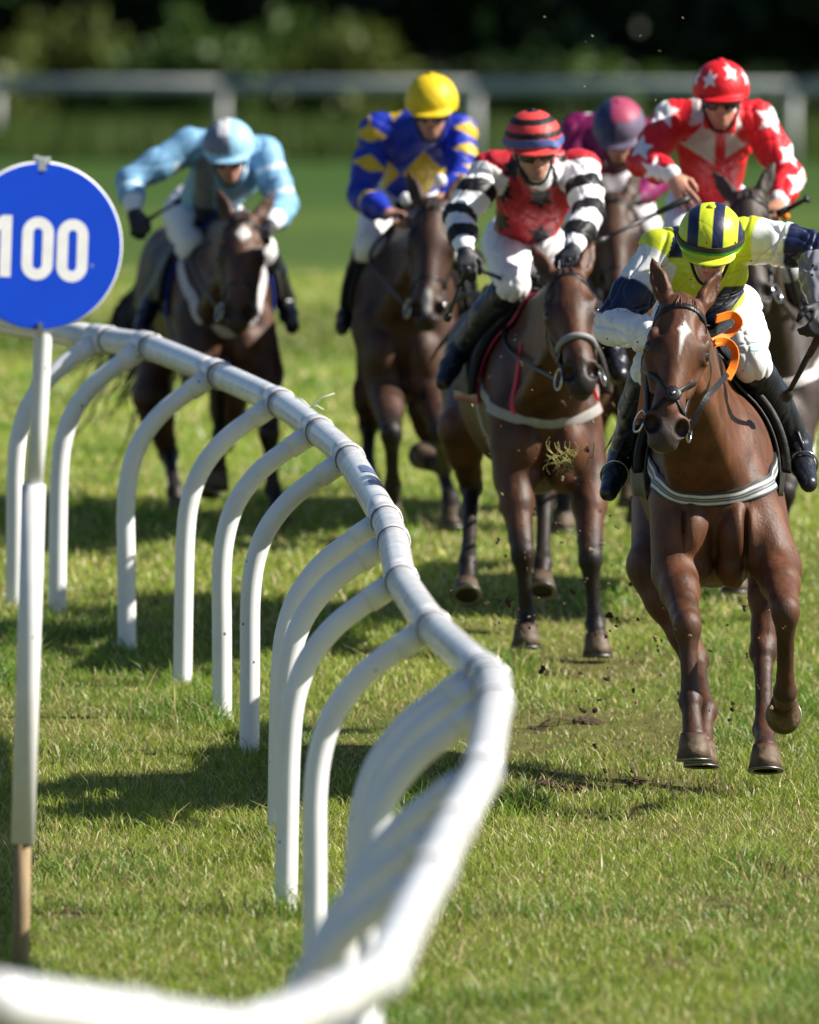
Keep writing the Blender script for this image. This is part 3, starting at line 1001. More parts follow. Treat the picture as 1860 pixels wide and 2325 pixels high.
def strap(skin, pts, width, thick=.004, off=.003, cols=None, step=.015, smooth=6, free=False, flatn=None):
    """a band of leather or webbing lying on the skin along pts; cols = colours across its width"""
    c = catmull(pts, 10)
    ln = np.concatenate([[0], np.cumsum(np.linalg.norm(np.diff(c, axis=0), axis=1))])
    m = max(4, int(ln[-1] / step))
    c = np.stack([np.interp(np.linspace(0, ln[-1], m), ln, c[:, e]) for e in range(3)], -1)
    if not free:
        q = [skin.near(p) for p in c]
        N = np.array([n for _, n in q]); c = np.array([l for l, _ in q])
    else:
        N = np.tile(flatn if flatn is not None else A(0, -1, 0), (m, 1))
    for _ in range(smooth):
        N[1:-1] = (N[:-2] + 2 * N[1:-1] + N[2:]) / 4
        c[1:-1] = (c[:-2] + 2 * c[1:-1] + c[2:]) / 4
    N /= np.linalg.norm(N, axis=1)[:, None]
    T = np.gradient(c, axis=0); T /= np.linalg.norm(T, axis=1)[:, None] + 1e-9
    B = np.cross(T, N); B /= np.linalg.norm(B, axis=1)[:, None] + 1e-9
    N = np.cross(B, T)
    nb = len(cols) if cols is not None else 3
    us = np.linspace(-1, 1, nb + 1)
    rows = []
    colr = []
    prof = [(u, off + thick * (1 - .25 * abs(u) ** 3)) for u in us] + [(u, -off) for u in us[::-1]]
    k = len(prof)
    V = np.concatenate([[c[i] + B[i] * (u * width / 2) + N[i] * z for u, z in prof] for i in range(m)])
    F = []; FM = []
    for i in range(m - 1):
        for j in range(k):
            F.append([i * k + j, (i + 1) * k + j, (i + 1) * k + (j + 1) % k, i * k + (j + 1) % k])
    F.append(list(range(k))); F.append([(m - 1) * k + j for j in range(k)][::-1])
    C = None
    if cols is not None:
        cc = [cols[min(max(int((j) * nb / (nb + 1)), 0), nb - 1)] for j in range(nb + 1)]
        C = np.array((cc + cc[::-1]) * m)
    return np.array(V), F, C


def strap_obj(name, parent, mt, *a, **k):
    V, F, C = strap(*a, **k)
    return mesh_obj(name, V, F, mt, parent, C, smooth=(C is None))


# ------------------------------------------------------------------ horses
def soft(d, w=.006):
    return np.clip(d / w + .5, 0, 1)


def make_horse(nm, label, chest, yaw, sc, head, legs, coat, h=.012, dark=(.012, .009, .008), dark_from=.3, star=None, head_yaw=0.0,
               muzzle=(.035, .028, .025), mane=None, snip=None, lip=(.05, .04, .035), hw=1.0, ear=(0.0, 0.0), breast=None, noseband='plain', cloth=None, girth=(.5, .5, .5),
               tail=None, reins=None, pitch=0.0, saddle_pad=True, width=1.0, hooves=(.10, .072, .046), flip=()):
    C = np.asarray(chest, float)
    F = A(math.sin(yaw), -math.cos(yaw), 0); S = A(math.cos(yaw), math.sin(yaw), 0); U = A(0, 0, 1)
    U = nrm(U + F * math.tan(pitch)); F = nrm(np.cross(U, S)); F = F if F[1] < 0 else -F
    def T(side, back, up): return C + (S * side * width - F * back + U * up) * sc
    B = Body()
    ax = (S, -F, U)
    # trunk
    B.ell(T(0, .18, 0), A(.19 * width, .24, .30) * sc, ax, .05)
    B.cone(T(0, .30, .07), T(0, .95, .06), .315 * sc, .325 * sc, .08, S, .76 * width)
    B.cone(T(0, .95, .06), T(0, 1.40, .14), .325 * sc, .265 * sc, .08, S, .84 * width)
    B.cone(T(0, .38, .36), T(0, .78, .30), .09 * sc, .12 * sc, .08, S, .8)
    B.cone(T(0, 1.25, .2), T(0, 1.72, .18), .21 * sc, .23 * sc, .08)
    B.ell(T(0, .42, -.20), A(.165 * width, .32, .15) * sc, ax, .06)
    for s in (-1, 1):
        B.ell(T(.092 * s, .010, -.13), A(.084, .115, .135) * sc, ax, .007)
        B.ell(T(.075 * s, .04, -.25), A(.068, .11, .085) * sc, ax, .008)
        B.cone(T(.135 * s, .07, .02), T(.065 * s, .46, .34), .10 * sc, .075 * sc, .03, S, .75)
        B.ell(T(.140 * s, .06, -.02), A(.072, .09, .11) * sc, ax, .018)
        if h < .008:
            B.cut(T(.118 * s, -.078, -.13), A(.008, .045, .12) * sc, ax, .03)
            B.cut(T(.125 * s, .0, -.30), A(.012, .06, .07) * sc, ax, .03)
        B.ell(T(.145 * s, 1.62, .08), A(.142 * width, .27, .30) * sc, ax, .06)
        B.ell(T(.19 * s, 1.30, .22), A(.07, .10, .08) * sc, ax, .06)
    # head frame
    pole, nose = np.asarray(head[0], float), np.asarray(head[1], float)
    hf = nrm(nose - pole); hl = np.linalg.norm(nose - pole); hs_ = hl / .60
    hS = A(math.cos(yaw + head_yaw), math.sin(yaw + head_yaw), 0); hS = nrm(hS - hf * (hS @ hf)); hN = np.cross(hS, hf)
    if hN[1] > 0 and hN[2] < 0 or hN @ F < 0: hN = -hN
    def H(s, a, n): return pole + (hS * s * hw + hf * a + hN * n) * hs_
    hax = (hS, hf, hN)
    # neck
    thr = H(0, .19, -.23)
    B.cone(T(0, .46, .36), H(0, .02, -.14), .10 * sc, .075 * sc, .05, S, .8)
    B.cone(T(0, .28, .17), H(0, .08, -.16), .20 * sc, .10 * sc, .06, S, .62)
    B.cone(T(0, .13, .06), thr, .17 * sc, .08 * sc, .06, S, .72)
    for s in (-1, 1):
        B.cone(T(.085 * s, .10, -.02), H(.05 * s, .2, -.22), .075 * sc, .045 * sc, .03)
    # head
    e = lambda s, a, n, rs, ra, rn, k: B.ell(H(s, a, n), A(rs * hw, ra, rn) * hs_, hax, k * hs_)
    e(0, .09, -.085, .088, .12, .095, .03)
    e(0, .185, -.06, .098, .12, .075, .03)
    B.cone(H(0, .17, -.062), H(0, .44, -.055), .074 * hs_, .047 * hs_, .03 * hs_, hS, 1.08)
    B.cone(H(0, .20, -.03), H(0, .47, -.025), .04 * hs_, .03 * hs_, .025 * hs_)
    B.cone(H(0, .44, -.06), H(0, .55, -.07), .05 * hs_, .052 * hs_, .03 * hs_, hS, 1.15)
    for s in (-1, 1):
        e(.062 * s, .225, -.165, .036, .105, .095, .03)
        B.cone(H(.058 * s, .29, -.19), H(.03 * s, .52, -.125), .035 * hs_, .028 * hs_, .03 * hs_)
        B.cone(H(.088 * s, .165, -.04), H(.096 * s, .225, -.062), .022 * hs_, .026 * hs_, .02 * hs_)     # brow
        B.cone(H(.088 * s, .255, -.085), H(.060 * s, .38, -.085), .020 * hs_, .012 * hs_, .02 * hs_)      # cheek ridge
        e(.048 * s, .522, -.046, .035, .048, .037, .02)                                                 # nostril wing
        B.cut(H(.053 * s, .535, -.018), A(.029, .037, .052) * hs_, (nrm(hS + hf * .35 * s), nrm(hf - hS * .35 * s), hN), .010 * hs_)
        B.cut(H(.108 * s, .212, -.052), A(.016, .024, .018) * hs_, hax, .012 * hs_)
        B.cut(H(.070 * s, .125, -.012), A(.02, .045, .014) * hs_, hax, .03 * hs_)                          # hollow above the eye
    e(0, .585, -.085, .052, .032, .040, .02)      # upper lip
    e(0, .565, -.135, .038, .036, .028, .015)     # lower lip and chin
    B.cut(H(0, .61, -.112), A(.07, .05, .0045) * hs_, hax, .006)
    # ears
    eyes = [H(.094 * s, .214, -.060) for s in (-1, 1)]
    for s, sp in ((-1, ear[0]), (1, ear[1])):
        b = H(.058 * s, .015, -.075)
        d = nrm(-hf * 1.0 + hS * s * (.42 + sp) + hN * .02 + U * .25)
        cupn = nrm(hN * .9 + hS * s * .5); cupn = nrm(cupn - d * (cupn @ d))
        sd = np.cross(d, cupn)
        B.chain([b, b + d * .05 * hs_, b + d * .10 * hs_, b + d * .145 * hs_, b + d * .185 * hs_], np.array([.028, .037, .034, .020, .005]) * hs_, .008, cupn, .72)
        B.cut(b + d * .095 * hs_ + cupn * .026 * hs_, A(.021, .065, .017) * hs_, (sd, d, cupn), .008)
    # legs
    hoof_jobs = []
    bones = []
    for key, fore in (('fl', 1), ('fr', 1), ('hl', 0), ('hr', 0)):
        s = -1 if key[1] == 'l' else 1
        j0, j1, j2, j3 = [np.asarray(q, float) for q in legs[key]]
        d = nrm(j3 - j2)
        dh = d if key in flip else nrm(d * .35 + A(0, 0, -1.0) + F * .04)
        cor = j3 - dh * .085 * sc
        k = sc
        if fore:
            sh = T(.14 * s, .08, -.02)
            B.cone(sh, j0, .10 * k, .088 * k, .035)
            m1, m2 = j0 + (j1 - j0) * .35, j0 + (j1 - j0) * .78
            B.chain([j0, m1, m2, j1], np.array([.080, .070, .049, .049]) * k, .025)
            out = nrm(np.cross(j1 - j0, F)); fr = nrm(F - nrm(j1 - j0) * (F @ nrm(j1 - j0)))
            B.cone(j0 + fr * .03 * k, m1 + fr * .025 * k, .05 * k, .045 * k, .03)
            B.ell(j1 + fr * .012, A(.046, .046, .055) * k, None, .02)
            B.ell(j1 + (j2 - j1) * .09, A(.041, .041, .05) * k, None, .02)
        else:
            hip = T(.15 * s, 1.58, .05)
            B.cone(hip, j0, .16 * k, .10 * k, .06, S, .8)
            B.cone(T(.12 * s, 1.86, .12), j0 + (j1 - j0) * .35, .13 * k, .075 * k, .06, S, .8)
            m2 = j0 + (j1 - j0) * .72
            B.chain([j0, j0 + (j1 - j0) * .35, m2, j1], np.array([.098, .080, .052, .050]) * k, .03)
            B.ell(j1, A(.044, .062, .060) * k, None, .02)
            B.cone(m2 + A(0, .05, .0) * k, j1 + A(0, .045, .02) * k, .018 * k, .03 * k, .02)
        c1 = j1 + (j2 - j1) * .22; c2 = j1 + (j2 - j1) * .8
        B.chain([j1, c1, c2, j2], np.array([.044, .033, .030, .041]) * k, .015)
        bk = nrm(-F - nrm(j2 - j1) * (-F @ nrm(j2 - j1)))
        B.cone(c1 + bk * .022 * k, c2 + bk * .024 * k, .018 * k, .019 * k, .012)           # tendon
        B.ell(j2 + bk * .012 * k, A(.040, .043, .043) * k, None, .015)
        B.chain([j2, j2 + (cor - j2) * .6, cor], np.array([.037, .033, .043]) * k, .015)
        hoof_jobs.append((cor, dh, key))
        bones.append((j0, j1, j2, cor))
    V, Q = B.mesh(h, relax=2)
    # coat colours: points, muzzle, markings
    col = np.tile(np.asarray(coat, float), (len(V), 1))
    nz = vnoise(V[:, 0] * 9 + V[:, 1] * 7, V[:, 2] * 8 + V[:, 1] * 3, 5)
    col *= (.82 + .36 * nz)[:, None]
    sweat = sstep(vnoise(V[:, 0] * 24 + V[:, 1] * 15, V[:, 2] * 4.5 + V[:, 1] * 2, 9), .52, .8)
    col *= (1 - .34 * sweat * sstep(vnoise(V[:, 0] * 3, V[:, 2] * 3 + V[:, 1] * 2, 19), .3, .6))[:, None]
    col *= (.86 + .28 * vnoise(V[:, 0] * 60 + V[:, 1] * 35, V[:, 2] * 24, 29))[:, None]
    for (j0, j1, j2, cor), key in zip(bones, ('fl', 'fr', 'hl', 'hr')):
        d1, t1 = seg_d(V, j0, j1); d2, t2 = seg_d(V, j1, j2); d3, t3 = seg_d(V, j2, cor)
        L = np.where(d1 < np.minimum(d2, d3), t1, np.where(d2 < d3, 1 + t2, 2 + t3))
        near = np.minimum(d1, np.minimum(d2, d3)) < .13 * sc
        w = sstep(L, dark_from, dark_from + .55) * near
        col = blend(col, dark, w * .92)
        wet = sstep(vnoise(V[:, 2] * 16 + V[:, 0] * 9, V[:, 0] * 22 + V[:, 1] * 15, 8), .45, .75) * sstep(L, .5, 1.1) * near
        col = blend(col, np.asarray(dark) * .5 + .008, wet * .55)
    loc = (V - pole) / hs_
    ls, la, ln = loc @ hS, loc @ hf, loc @ hN
    inh = (np.abs(ls) < .16) & (ln > -.26) & (ln < .1) & (la > -.05) & (la < .68)
    col = blend(col, muzzle, inh * sstep(la, .46, .56) * .9)
    col = blend(col, np.asarray(coat) * .22, inh * (np.exp(-((np.abs(ls) - .09) / .03) ** 2 - ((la - .22) / .05) ** 2)) * .8)
    for s in (-1, 1):
        q = H(.053 * s, .535, -.030)
        col = blend(col, (.006, .004, .004), np.exp(-(np.linalg.norm(V - q, axis=1) / (.036 * hs_)) ** 4))
    col = blend(col, lip, np.exp(-(np.linalg.norm(V - H(0, .585, -.145), axis=1) / (.050 * hs_)) ** 4) * .8)
    if mane is not None:
        d, t = seg_d(V, T(0, .46, .43), H(0, 0, -.1))
        col = blend(col, mane, np.exp(-(d / (.05 * sc)) ** 4) * .9)
    if star:
        for (x, a, wx, wa) in star:
            w = np.clip((1 - np.abs((ls - x) / wx) - np.abs((la - a) / wa)) * wx / .012 + .5, 0, 1) * inh * (ln > -.08)
            col = blend(col, (.72, .70, .67), w)
    if snip:
        x, a, wx, wa = snip
        w = np.exp(-(((ls - x) / wx) ** 2 + ((la - a) / wa) ** 2) ** 2) * inh * (ln > -.12)
        col = blend(col, (.6, .55, .5), w)
    base = A(C[0], C[1] + .8 * sc, float(ground_z(C[1] + .8)))
    root = empty(nm, base, label=label, cat='horse', group='racehorses galloping toward the camera')
    mesh_obj('body', V, Q, M['coat'], root, col)
    skin = Skin(V, Q)
    # hooves
    for cor, d, key in hoof_jobs:
        toe = nrm(F - d * (F @ d)); sd = np.cross(d, toe)
        n = 24; an = np.arange(n) * 2 * math.pi / n
        mb = MB()
        def ring(rad, tz, depth):
            return cor + d * depth * sc + toe * tz * sc + rad * sc * (np.cos(an)[:, None] * sd + (np.sin(an) * np.where(np.sin(an) > 0, 1.12, .92))[:, None] * toe)
        rs = [ring(.046, 0, -.012), ring(.0495, .004, .008), ring(.056, .016, .045), ring(.0635, .026, .082), ring(.052, .026, .0825), ring(.04, .024, .076)]
        F_ = []
        for i in range(5): F_ += [[i * n + j, i * n + (j + 1) % n, (i + 1) * n + (j + 1) % n, (i + 1) * n + j] for j in range(n)]
        F_.append([5 * n + j for j in range(n)]); F_.append(list(range(n))[::-1])
        cc = np.repeat(np.array([np.asarray(coat) * .6, np.asarray(hooves) * .8, hooves, np.asarray(hooves) * .75, (.02, .015, .012), (.02, .015, .012)]), n, axis=0)
        mesh_obj('hoof', np.concatenate(rs), F_, M['hoof'], root, cc)
        shoe = np.concatenate([ring(.065, .026, .0835), ring(.066, .026, .090), ring(.047, .026, .090), ring(.047, .026, .0835)])
        F_ = []
        for i in range(4): F_ += [[i * n + j, i * n + (j + 1) % n, ((i + 1) % 4) * n + (j + 1) % n, ((i + 1) % 4) * n + j] for j in range(n)]
        mesh_obj('horseshoe', shoe, F_, M['shoe'], root)
    for q, s in zip(eyes, (-1, 1)):
        B2 = Body().ell(q, A(.022, .027, .025) * hs_, hax, .001)
        v2, q2 = B2.mesh(.004, 0)
        mesh_obj('eye', v2, q2, M['eye'], root)
        B3 = Body().cone(H(.103 * s, .187, -.048), H(.108 * s, .215, -.038), .009 * hs_, .008 * hs_, .006).cone(H(.108 * s, .215, -.038), H(.1 * s, .245, -.055), .008 * hs_, .006 * hs_, .006)
    # bridle
    br = empty_part('bridle', root)
    lw = .019 * hs_
    LM = M['leather']
    def hs(name, pts, w=lw, th=.004, mt=LM, **k): return strap_obj(name, br, mt, skin, [H(*p) for p in pts], w, th, **k)
    hs('browband', [(-.10, .10, -.085), (-.088, .075, -.035), (-.05, .055, .005), (0, .048, .015), (.05, .055, .005), (.088, .075, -.035), (.10, .10, -.085)], lw * 1.25)
    hs('headpiece', [(-.10, .10, -.085), (-.085, .03, -.11), (-.04, -.02, -.13), (0, -.035, -.14), (.04, -.02, -.13), (.085, .03, -.11), (.10, .10, -.085)])
    for s in (-1, 1):
        hs('cheekpiece', [(.10 * s, .10, -.085), (.112 * s, .2, -.11), (.100 * s, .30, -.125), (.085 * s, .40, -.12), (.075 * s, .475, -.115)], lw * .9)
        hs('throat_lash', [(.10 * s, .10, -.09), (.11 * s, .17, -.17), (.09 * s, .23, -.26), (.03 * s, .26, -.30)], lw * .75)
        bp = H(.076 * s, .50, -.115)
        th_ = np.linspace(0, 2 * math.pi, 21)
        rd = nrm(hS * s + hN * .35); e1 = hf; e2 = nrm(np.cross(rd, e1))
        ringp = bp + rd * .012 + .042 * hs_ * (np.cos(th_)[:, None] * e1 + np.sin(th_)[:, None] * e2)
        mesh_obj('bit_ring', *tube(ringp, .0045 * hs_, 8, cap=False), M['metal'], br)
        mesh_obj('bit_end', *tube([bp - rd * .02, bp + rd * .014], .012 * hs_, 10), M['gap'], br)
    if noseband == 'cross':
        hs('noseband', [(-.095, .27, -.15), (-.075, .335, -.05), (-.03, .395, .004), (.03, .445, .008), (.062, .49, -.04), (.066, .52, -.10), (.03, .545, -.17)], lw * .95)
        hs('noseband', [(.095, .27, -.15), (.075, .335, -.05), (.03, .395, .004), (-.03, .445, .008), (-.062, .49, -.04), (-.066, .52, -.10), (-.03, .545, -.17)], lw * .95)
        l, n = skin.near(H(0, .42, .03))
        B2 = Body().ell(l + n * .008, A(.034, .034, .010) * hs_, (nrm(np.cross(hf, n)), nrm(hf - n * (hf @ n)), n), .001)
        v2, q2 = B2.mesh(.005, 1)
        mesh_obj('rosette', v2, q2, LM, br)
        mesh_obj('rosette_stud', *tube([l + n * .015, l + n * .021], .008 * hs_, 10), M['metal'], br)
    else:
        pts = [(-.075, .38, -.16), (-.078, .385, -.09), (-.055, .39, -.02), (0, .392, .01), (.055, .39, -.02), (.078, .385, -.09), (.075, .38, -.16)]
        if noseband == 'fleece':
            hs('noseband', pts)
            V2, F2 = tube(catmull([H(s, a - .01, n + .004) for s, a, n in pts[1:-1]], 5), np.array([.008] + [.0135] * 19 + [.008]) * hs_, 12)
            mesh_obj('fleece_noseband', V2, F2, M['breeches'], br, np.full((len(V2), 3), .22))
        else: hs('noseband', pts)
    # breast girth and saddle cloth, saddle, girth
    if breast:
        pts = [T(*q) for q in breast['path']]
        strap_obj('breast_girth', root, M['strap'], skin, pts, breast['w'], .006, .004, breast['cols'], .012)
    if girth is not None:
        for off_, cc in ((.50, girth),):
            pts = [T(.33 * math.cos(a), off_ + .03 * math.sin(a), .05 + .40 * math.sin(a)) for a in np.linspace(R(200), R(340), 9)]
            strap_obj('girth', root, M['strap'], skin, [T(-.32, off_, .28)] + pts[:] + [T(.32, off_, .28)], .085, .005, .005, [cc, (.03, .03, .035), cc, (.03, .03, .035), cc], .02)
    axis0 = T(0, 0, .12)
    def patch(name, mt, b0, b1, a0, a1, off, col=None, nb=14, na=28, edge=None, taper=0.0, thick=.009):
        """a cloth laid over the back: b = metres behind the chest, a = angle round the barrel from the spine"""
        rows = []
        for i in range(nb + 1):
            for j in range(na + 1):
                a = R(a0 + (a1 - a0) * j / na)
                bb = b0 + (b1 - b0) * i / nb + taper * abs(math.sin(a))
                c = T(0, bb, .10); d = nrm(S * math.sin(a) + U * math.cos(a))
                l, n = skin.ray(c + d * 1.2 * sc, -d)
                if l is None: l, n = c + d * .3 * sc, d
                rows.append(l + d * off)
        V1 = np.array(rows)
        g = V1.reshape(nb + 1, na + 1, 3)
        for _ in range(3):
            g[1:-1, 1:-1] = (g[1:-1, 1:-1] * 2 + g[:-2, 1:-1] + g[2:, 1:-1] + g[1:-1, :-2] + g[1:-1, 2:]) / 6
        outer = g.reshape(-1, 3)
        cen = T(0, (b0 + b1) / 2, .10)
        inner = outer - np.array([nrm(p - cen - F * ((p - cen) @ F)) for p in outer]) * thick
        m = (nb + 1) * (na + 1)
        Fq = []
        for i in range(nb):
            for j in range(na):
                q = [i * (na + 1) + j, i * (na + 1) + j + 1, (i + 1) * (na + 1) + j + 1, (i + 1) * (na + 1) + j]
                Fq.append(q); Fq.append([m + x for x in q[::-1]])
        bd = [j for j in range(na + 1)] + [i * (na + 1) + na for i in range(1, nb + 1)] + [nb * (na + 1) + j for j in range(na - 1, -1, -1)] + [i * (na + 1) for i in range(nb - 1, 0, -1)]
        for x, y in zip(bd, bd[1:] + bd[:1]): Fq.append([x, y, m + y, m + x][::-1])
        Cc = None
        if col is not None:
            Cc = np.tile(np.asarray(col, float), (2 * m, 1))
            if edge is not None:
                for i in range(nb + 1):
                    for j in range(na + 1):
                        if i in (0, nb) or j in (0, na): Cc[i * (na + 1) + j] = edge; Cc[m + i * (na + 1) + j] = edge
        return mesh_obj(name, np.concatenate([outer, inner]), Fq, mt, root, Cc)
    if cloth:
        patch('saddle_cloth', M['strap'], cloth.get('b0', .28), 1.05, -cloth.get('ang', 112), cloth.get('ang', 112), .022, cloth['col'], 16, 34, cloth['edge'], -.0)
    sd_ = empty_part('saddle', root)
    for s in (-1, 1):
        o = patch('saddle_flap', M['saddle'], .34, .84, s * 14, s * 96, .06, taper=-.06, thick=.032)
        o.parent = sd_
    l, n = skin.ray(T(0, .68, 1.2), -U)
    if l is None: l = T(0, .68, .42)
    SB = Body()
    SB.cone(l + (-F * -.16 * sc) + U * .055, l + (-F * .22 * sc) + U * .045, .055, .085, .04, U, .55)
    SB.ell(l + F * .17 * sc + U * .075, A(.085, .04, .05), (S, -F, U), .04)
    SB.ell(l - F * .24 * sc + U * .07, A(.13, .06, .045), (S, -F, U), .04)
    v2, q2 = SB.mesh(.012, 2)
    mesh_obj('saddle_seat', v2, q2, M['saddle'], sd_)
    # mane and forelock
    g = np.random.default_rng(int(abs(C[0] * 997)) + 5)
    hair = MB()
    def lock(p0, d0, ln_, droop, w):
        pts = [p0]
        d = np.array(d0, float)
        for i in range(4):
            pts.append(pts[-1] + d * ln_ / 4); d = nrm(d + droop)
        hair.add(*tube(pts, np.linspace(w, w * .2, 5), 4))
    for i in range(34):
        t = g.random() * .86
        p = T(0, .46, .45) * (1 - t) + H(0, -.01, -.09) * t
        l, n = skin.near(p + U * .1)
        lock(l - n * .004, nrm(U * .35 + S * g.uniform(-.9, .9) - F * g.uniform(.2, .9)), g.uniform(.05, .11), A(0, 0, -.16), .009)
    hair.build('mane', M['hair'] if mane is None or sum(mane) < .1 else M['chesthair'], root)
    hair = MB()
    for i in range(12):
        lock(H(g.uniform(-.03, .03), .0, -.03), nrm(hN * .7 + hf * .6 + hS * g.uniform(-.5, .5)), g.uniform(.04, .09), hf * .35, .006)
    hair.build('forelock', M['hair'] if mane is None or sum(mane) < .1 else M['chesthair'], root)
    # tail
    path = None
    if isinstance(tail, list): path, tail = catmull(tail, 3), None
    tk = .125
    tl = MB()
    t0 = T(0, 1.93, .30)
    tv = np.asarray(tail if tail is not None else (0, .9, -.75), float)
    for i in range(46):
        if path is not None:
            o_ = g.normal(size=3) * .05; m_ = int(len(path) * g.uniform(.7, 1))
            q_ = path[:m_] + o_ * np.linspace(.4, 2.6, m_)[:, None] + g.normal(size=(m_, 3)) * .008
            tl.add(*tube(q_, np.linspace(.018, .002, m_), 5)); continue
        p = t0 + g.normal(size=3) * .02
        d = nrm(S * tv[0] - F * tv[1] + U * .15 + g.normal(size=3) * .12)
        pts = [p]
        for k in range(6):
            pts.append(pts[-1] + d * tk * sc); d = nrm(d + U * tv[2] * .28 + S * tv[0] * .12 + g.normal(size=3) * .10)
        tl.add(*tube(pts, np.array([.016, .018, .018, .016, .012, .008, .002]), 5))
    tl.build('tail', M['hair'], root)
    return dict(root=root, T=T, H=H, skin=skin, br=br, F=F, S=S, U=U, hs=hs_, hax=hax, sc=sc)


def empty_part(name, parent):
    o = bpy.data.objects.new(name, None); COL.objects.link(o); o.parent = parent
    o.empty_display_size = .1
    return o

def px(*q):
    return [P(*a) for a in q]


def breast_path(dv=0.0, wide=.31):
    return [(-wide, .42, .16 + dv), (-wide + .01, .28, .08 + dv), (-.25, .10, .03 + dv), (-.14, -.02, -.02 + dv), (0, -.06, -.03 + dv), (.14, -.02, -.02 + dv), (.25, .10, .03 + dv), (wide - .01, .28, .08 + dv), (wide, .42, .16 + dv)]


W1 = (.62, .62, .60); DK = (.025, .025, .03)
HORSES = {}
DYL = -.85       # the leader is in the air above turf a little nearer the camera


def PL(u, v, y):
    return P(u, v, y + DYL)


def pxl(*q):
    return [PL(*a) for a in q]

HORSES['lead'] = make_horse('racehorse', 'chestnut racehorse with a white diamond star, leading the field beside the white rail', PL(1622, 1128, 51.78), R(0), 1.045,
    (PL(1561, 668, 51.05), PL(1512, 996, 50.78)),
    dict(fl=pxl((1535, 1300, 51.75), (1561, 1424, 51.40), (1568, 1590, 51.35), (1576, 1726, 51.25)),
         fr=pxl((1765, 1290, 51.75), (1784, 1390, 51.35), (1783, 1572, 51.52), (1779, 1606, 51.80)),
         hl=pxl((1482, 1285, 52.9), (1578, 1500, 52.75), (1602, 1612, 52.4), (1592, 1741, 52.25)),
         hr=pxl((1760, 1285, 52.9), (1733, 1480, 52.72), (1735, 1655, 52.42), (1738, 1752, 52.2))),
    (.108, .041, .018), h=.0065, dark=(.060, .026, .014), dark_from=.75, star=[(0.006, .155, .024, .036), (.002, .188, .009, .065)], hw=1.09, flip=('fr',), head_yaw=R(10),
    muzzle=(.050, .040, .038), lip=(.30, .27, .19), mane=(.11, .04, .017), ear=(.16, .02), noseband='cross',
    breast=dict(path=breast_path(.04), w=.066, cols=[DK, DK, W1, W1, DK, (.3, .32, .36), DK, W1, W1, DK, DK]),
    cloth=dict(col=(.012, .012, .014), edge=(.03, .03, .03), ang=118), girth=W1, hooves=(.13, .088, .054), width=.95)


# ------------------------------------------------------------------ riders
def add_hand(B, w, d, n, side, curl=1.2, spread=0.0, r=.0088):
    """palm, four fingers and a thumb; w wrist, d along the hand, n out of the back of the hand, side toward the thumb"""
    d = nrm(d); n = nrm(n - d * (n @ d)); sd = nrm(np.cross(d, n)); sd = sd if sd @ side > 0 else -sd
    B.cone(w, w + d * .03, .026, .03, .012, n, .75)
    B.ell(w + d * .055, A(.040, .048, .017), (sd, d, n), .012)
    for i, (o, ln) in enumerate(((.029, .078), (.010, .086), (-.010, .080), (-.028, .064))):
        b = w + d * .092 + sd * o
        a = 0.0
        dr = nrm(d + sd * o * spread * 14)
        p = [b - d * .02, b]
        for k, fr in enumerate((.45, .32, .25)):
            a += curl * (.42, .46, .34)[k] * (1 + .07 * i)
            p.append(p[-1] + (dr * math.cos(a) - n * math.sin(a)) * ln * fr)
        B.chain(p, [r * 1.05, r * 1.05, r, r * .92, r * .8], .006)
    b = w + d * .028 + sd * .03 - n * .004
    t1 = b + nrm(d * .75 + sd * .7 - n * .35) * .042
    t2 = t1 + nrm(d * .9 + sd * .1 - n * (.25 + .35 * curl)) * .032
    t3 = t2 + nrm(d * .8 - sd * .25 * curl - n * (.3 + .4 * curl)) * .024
    B.chain([b, t1, t2, t3], [r * 1.5, r * 1.2, r * 1.05, r * .8], .008)


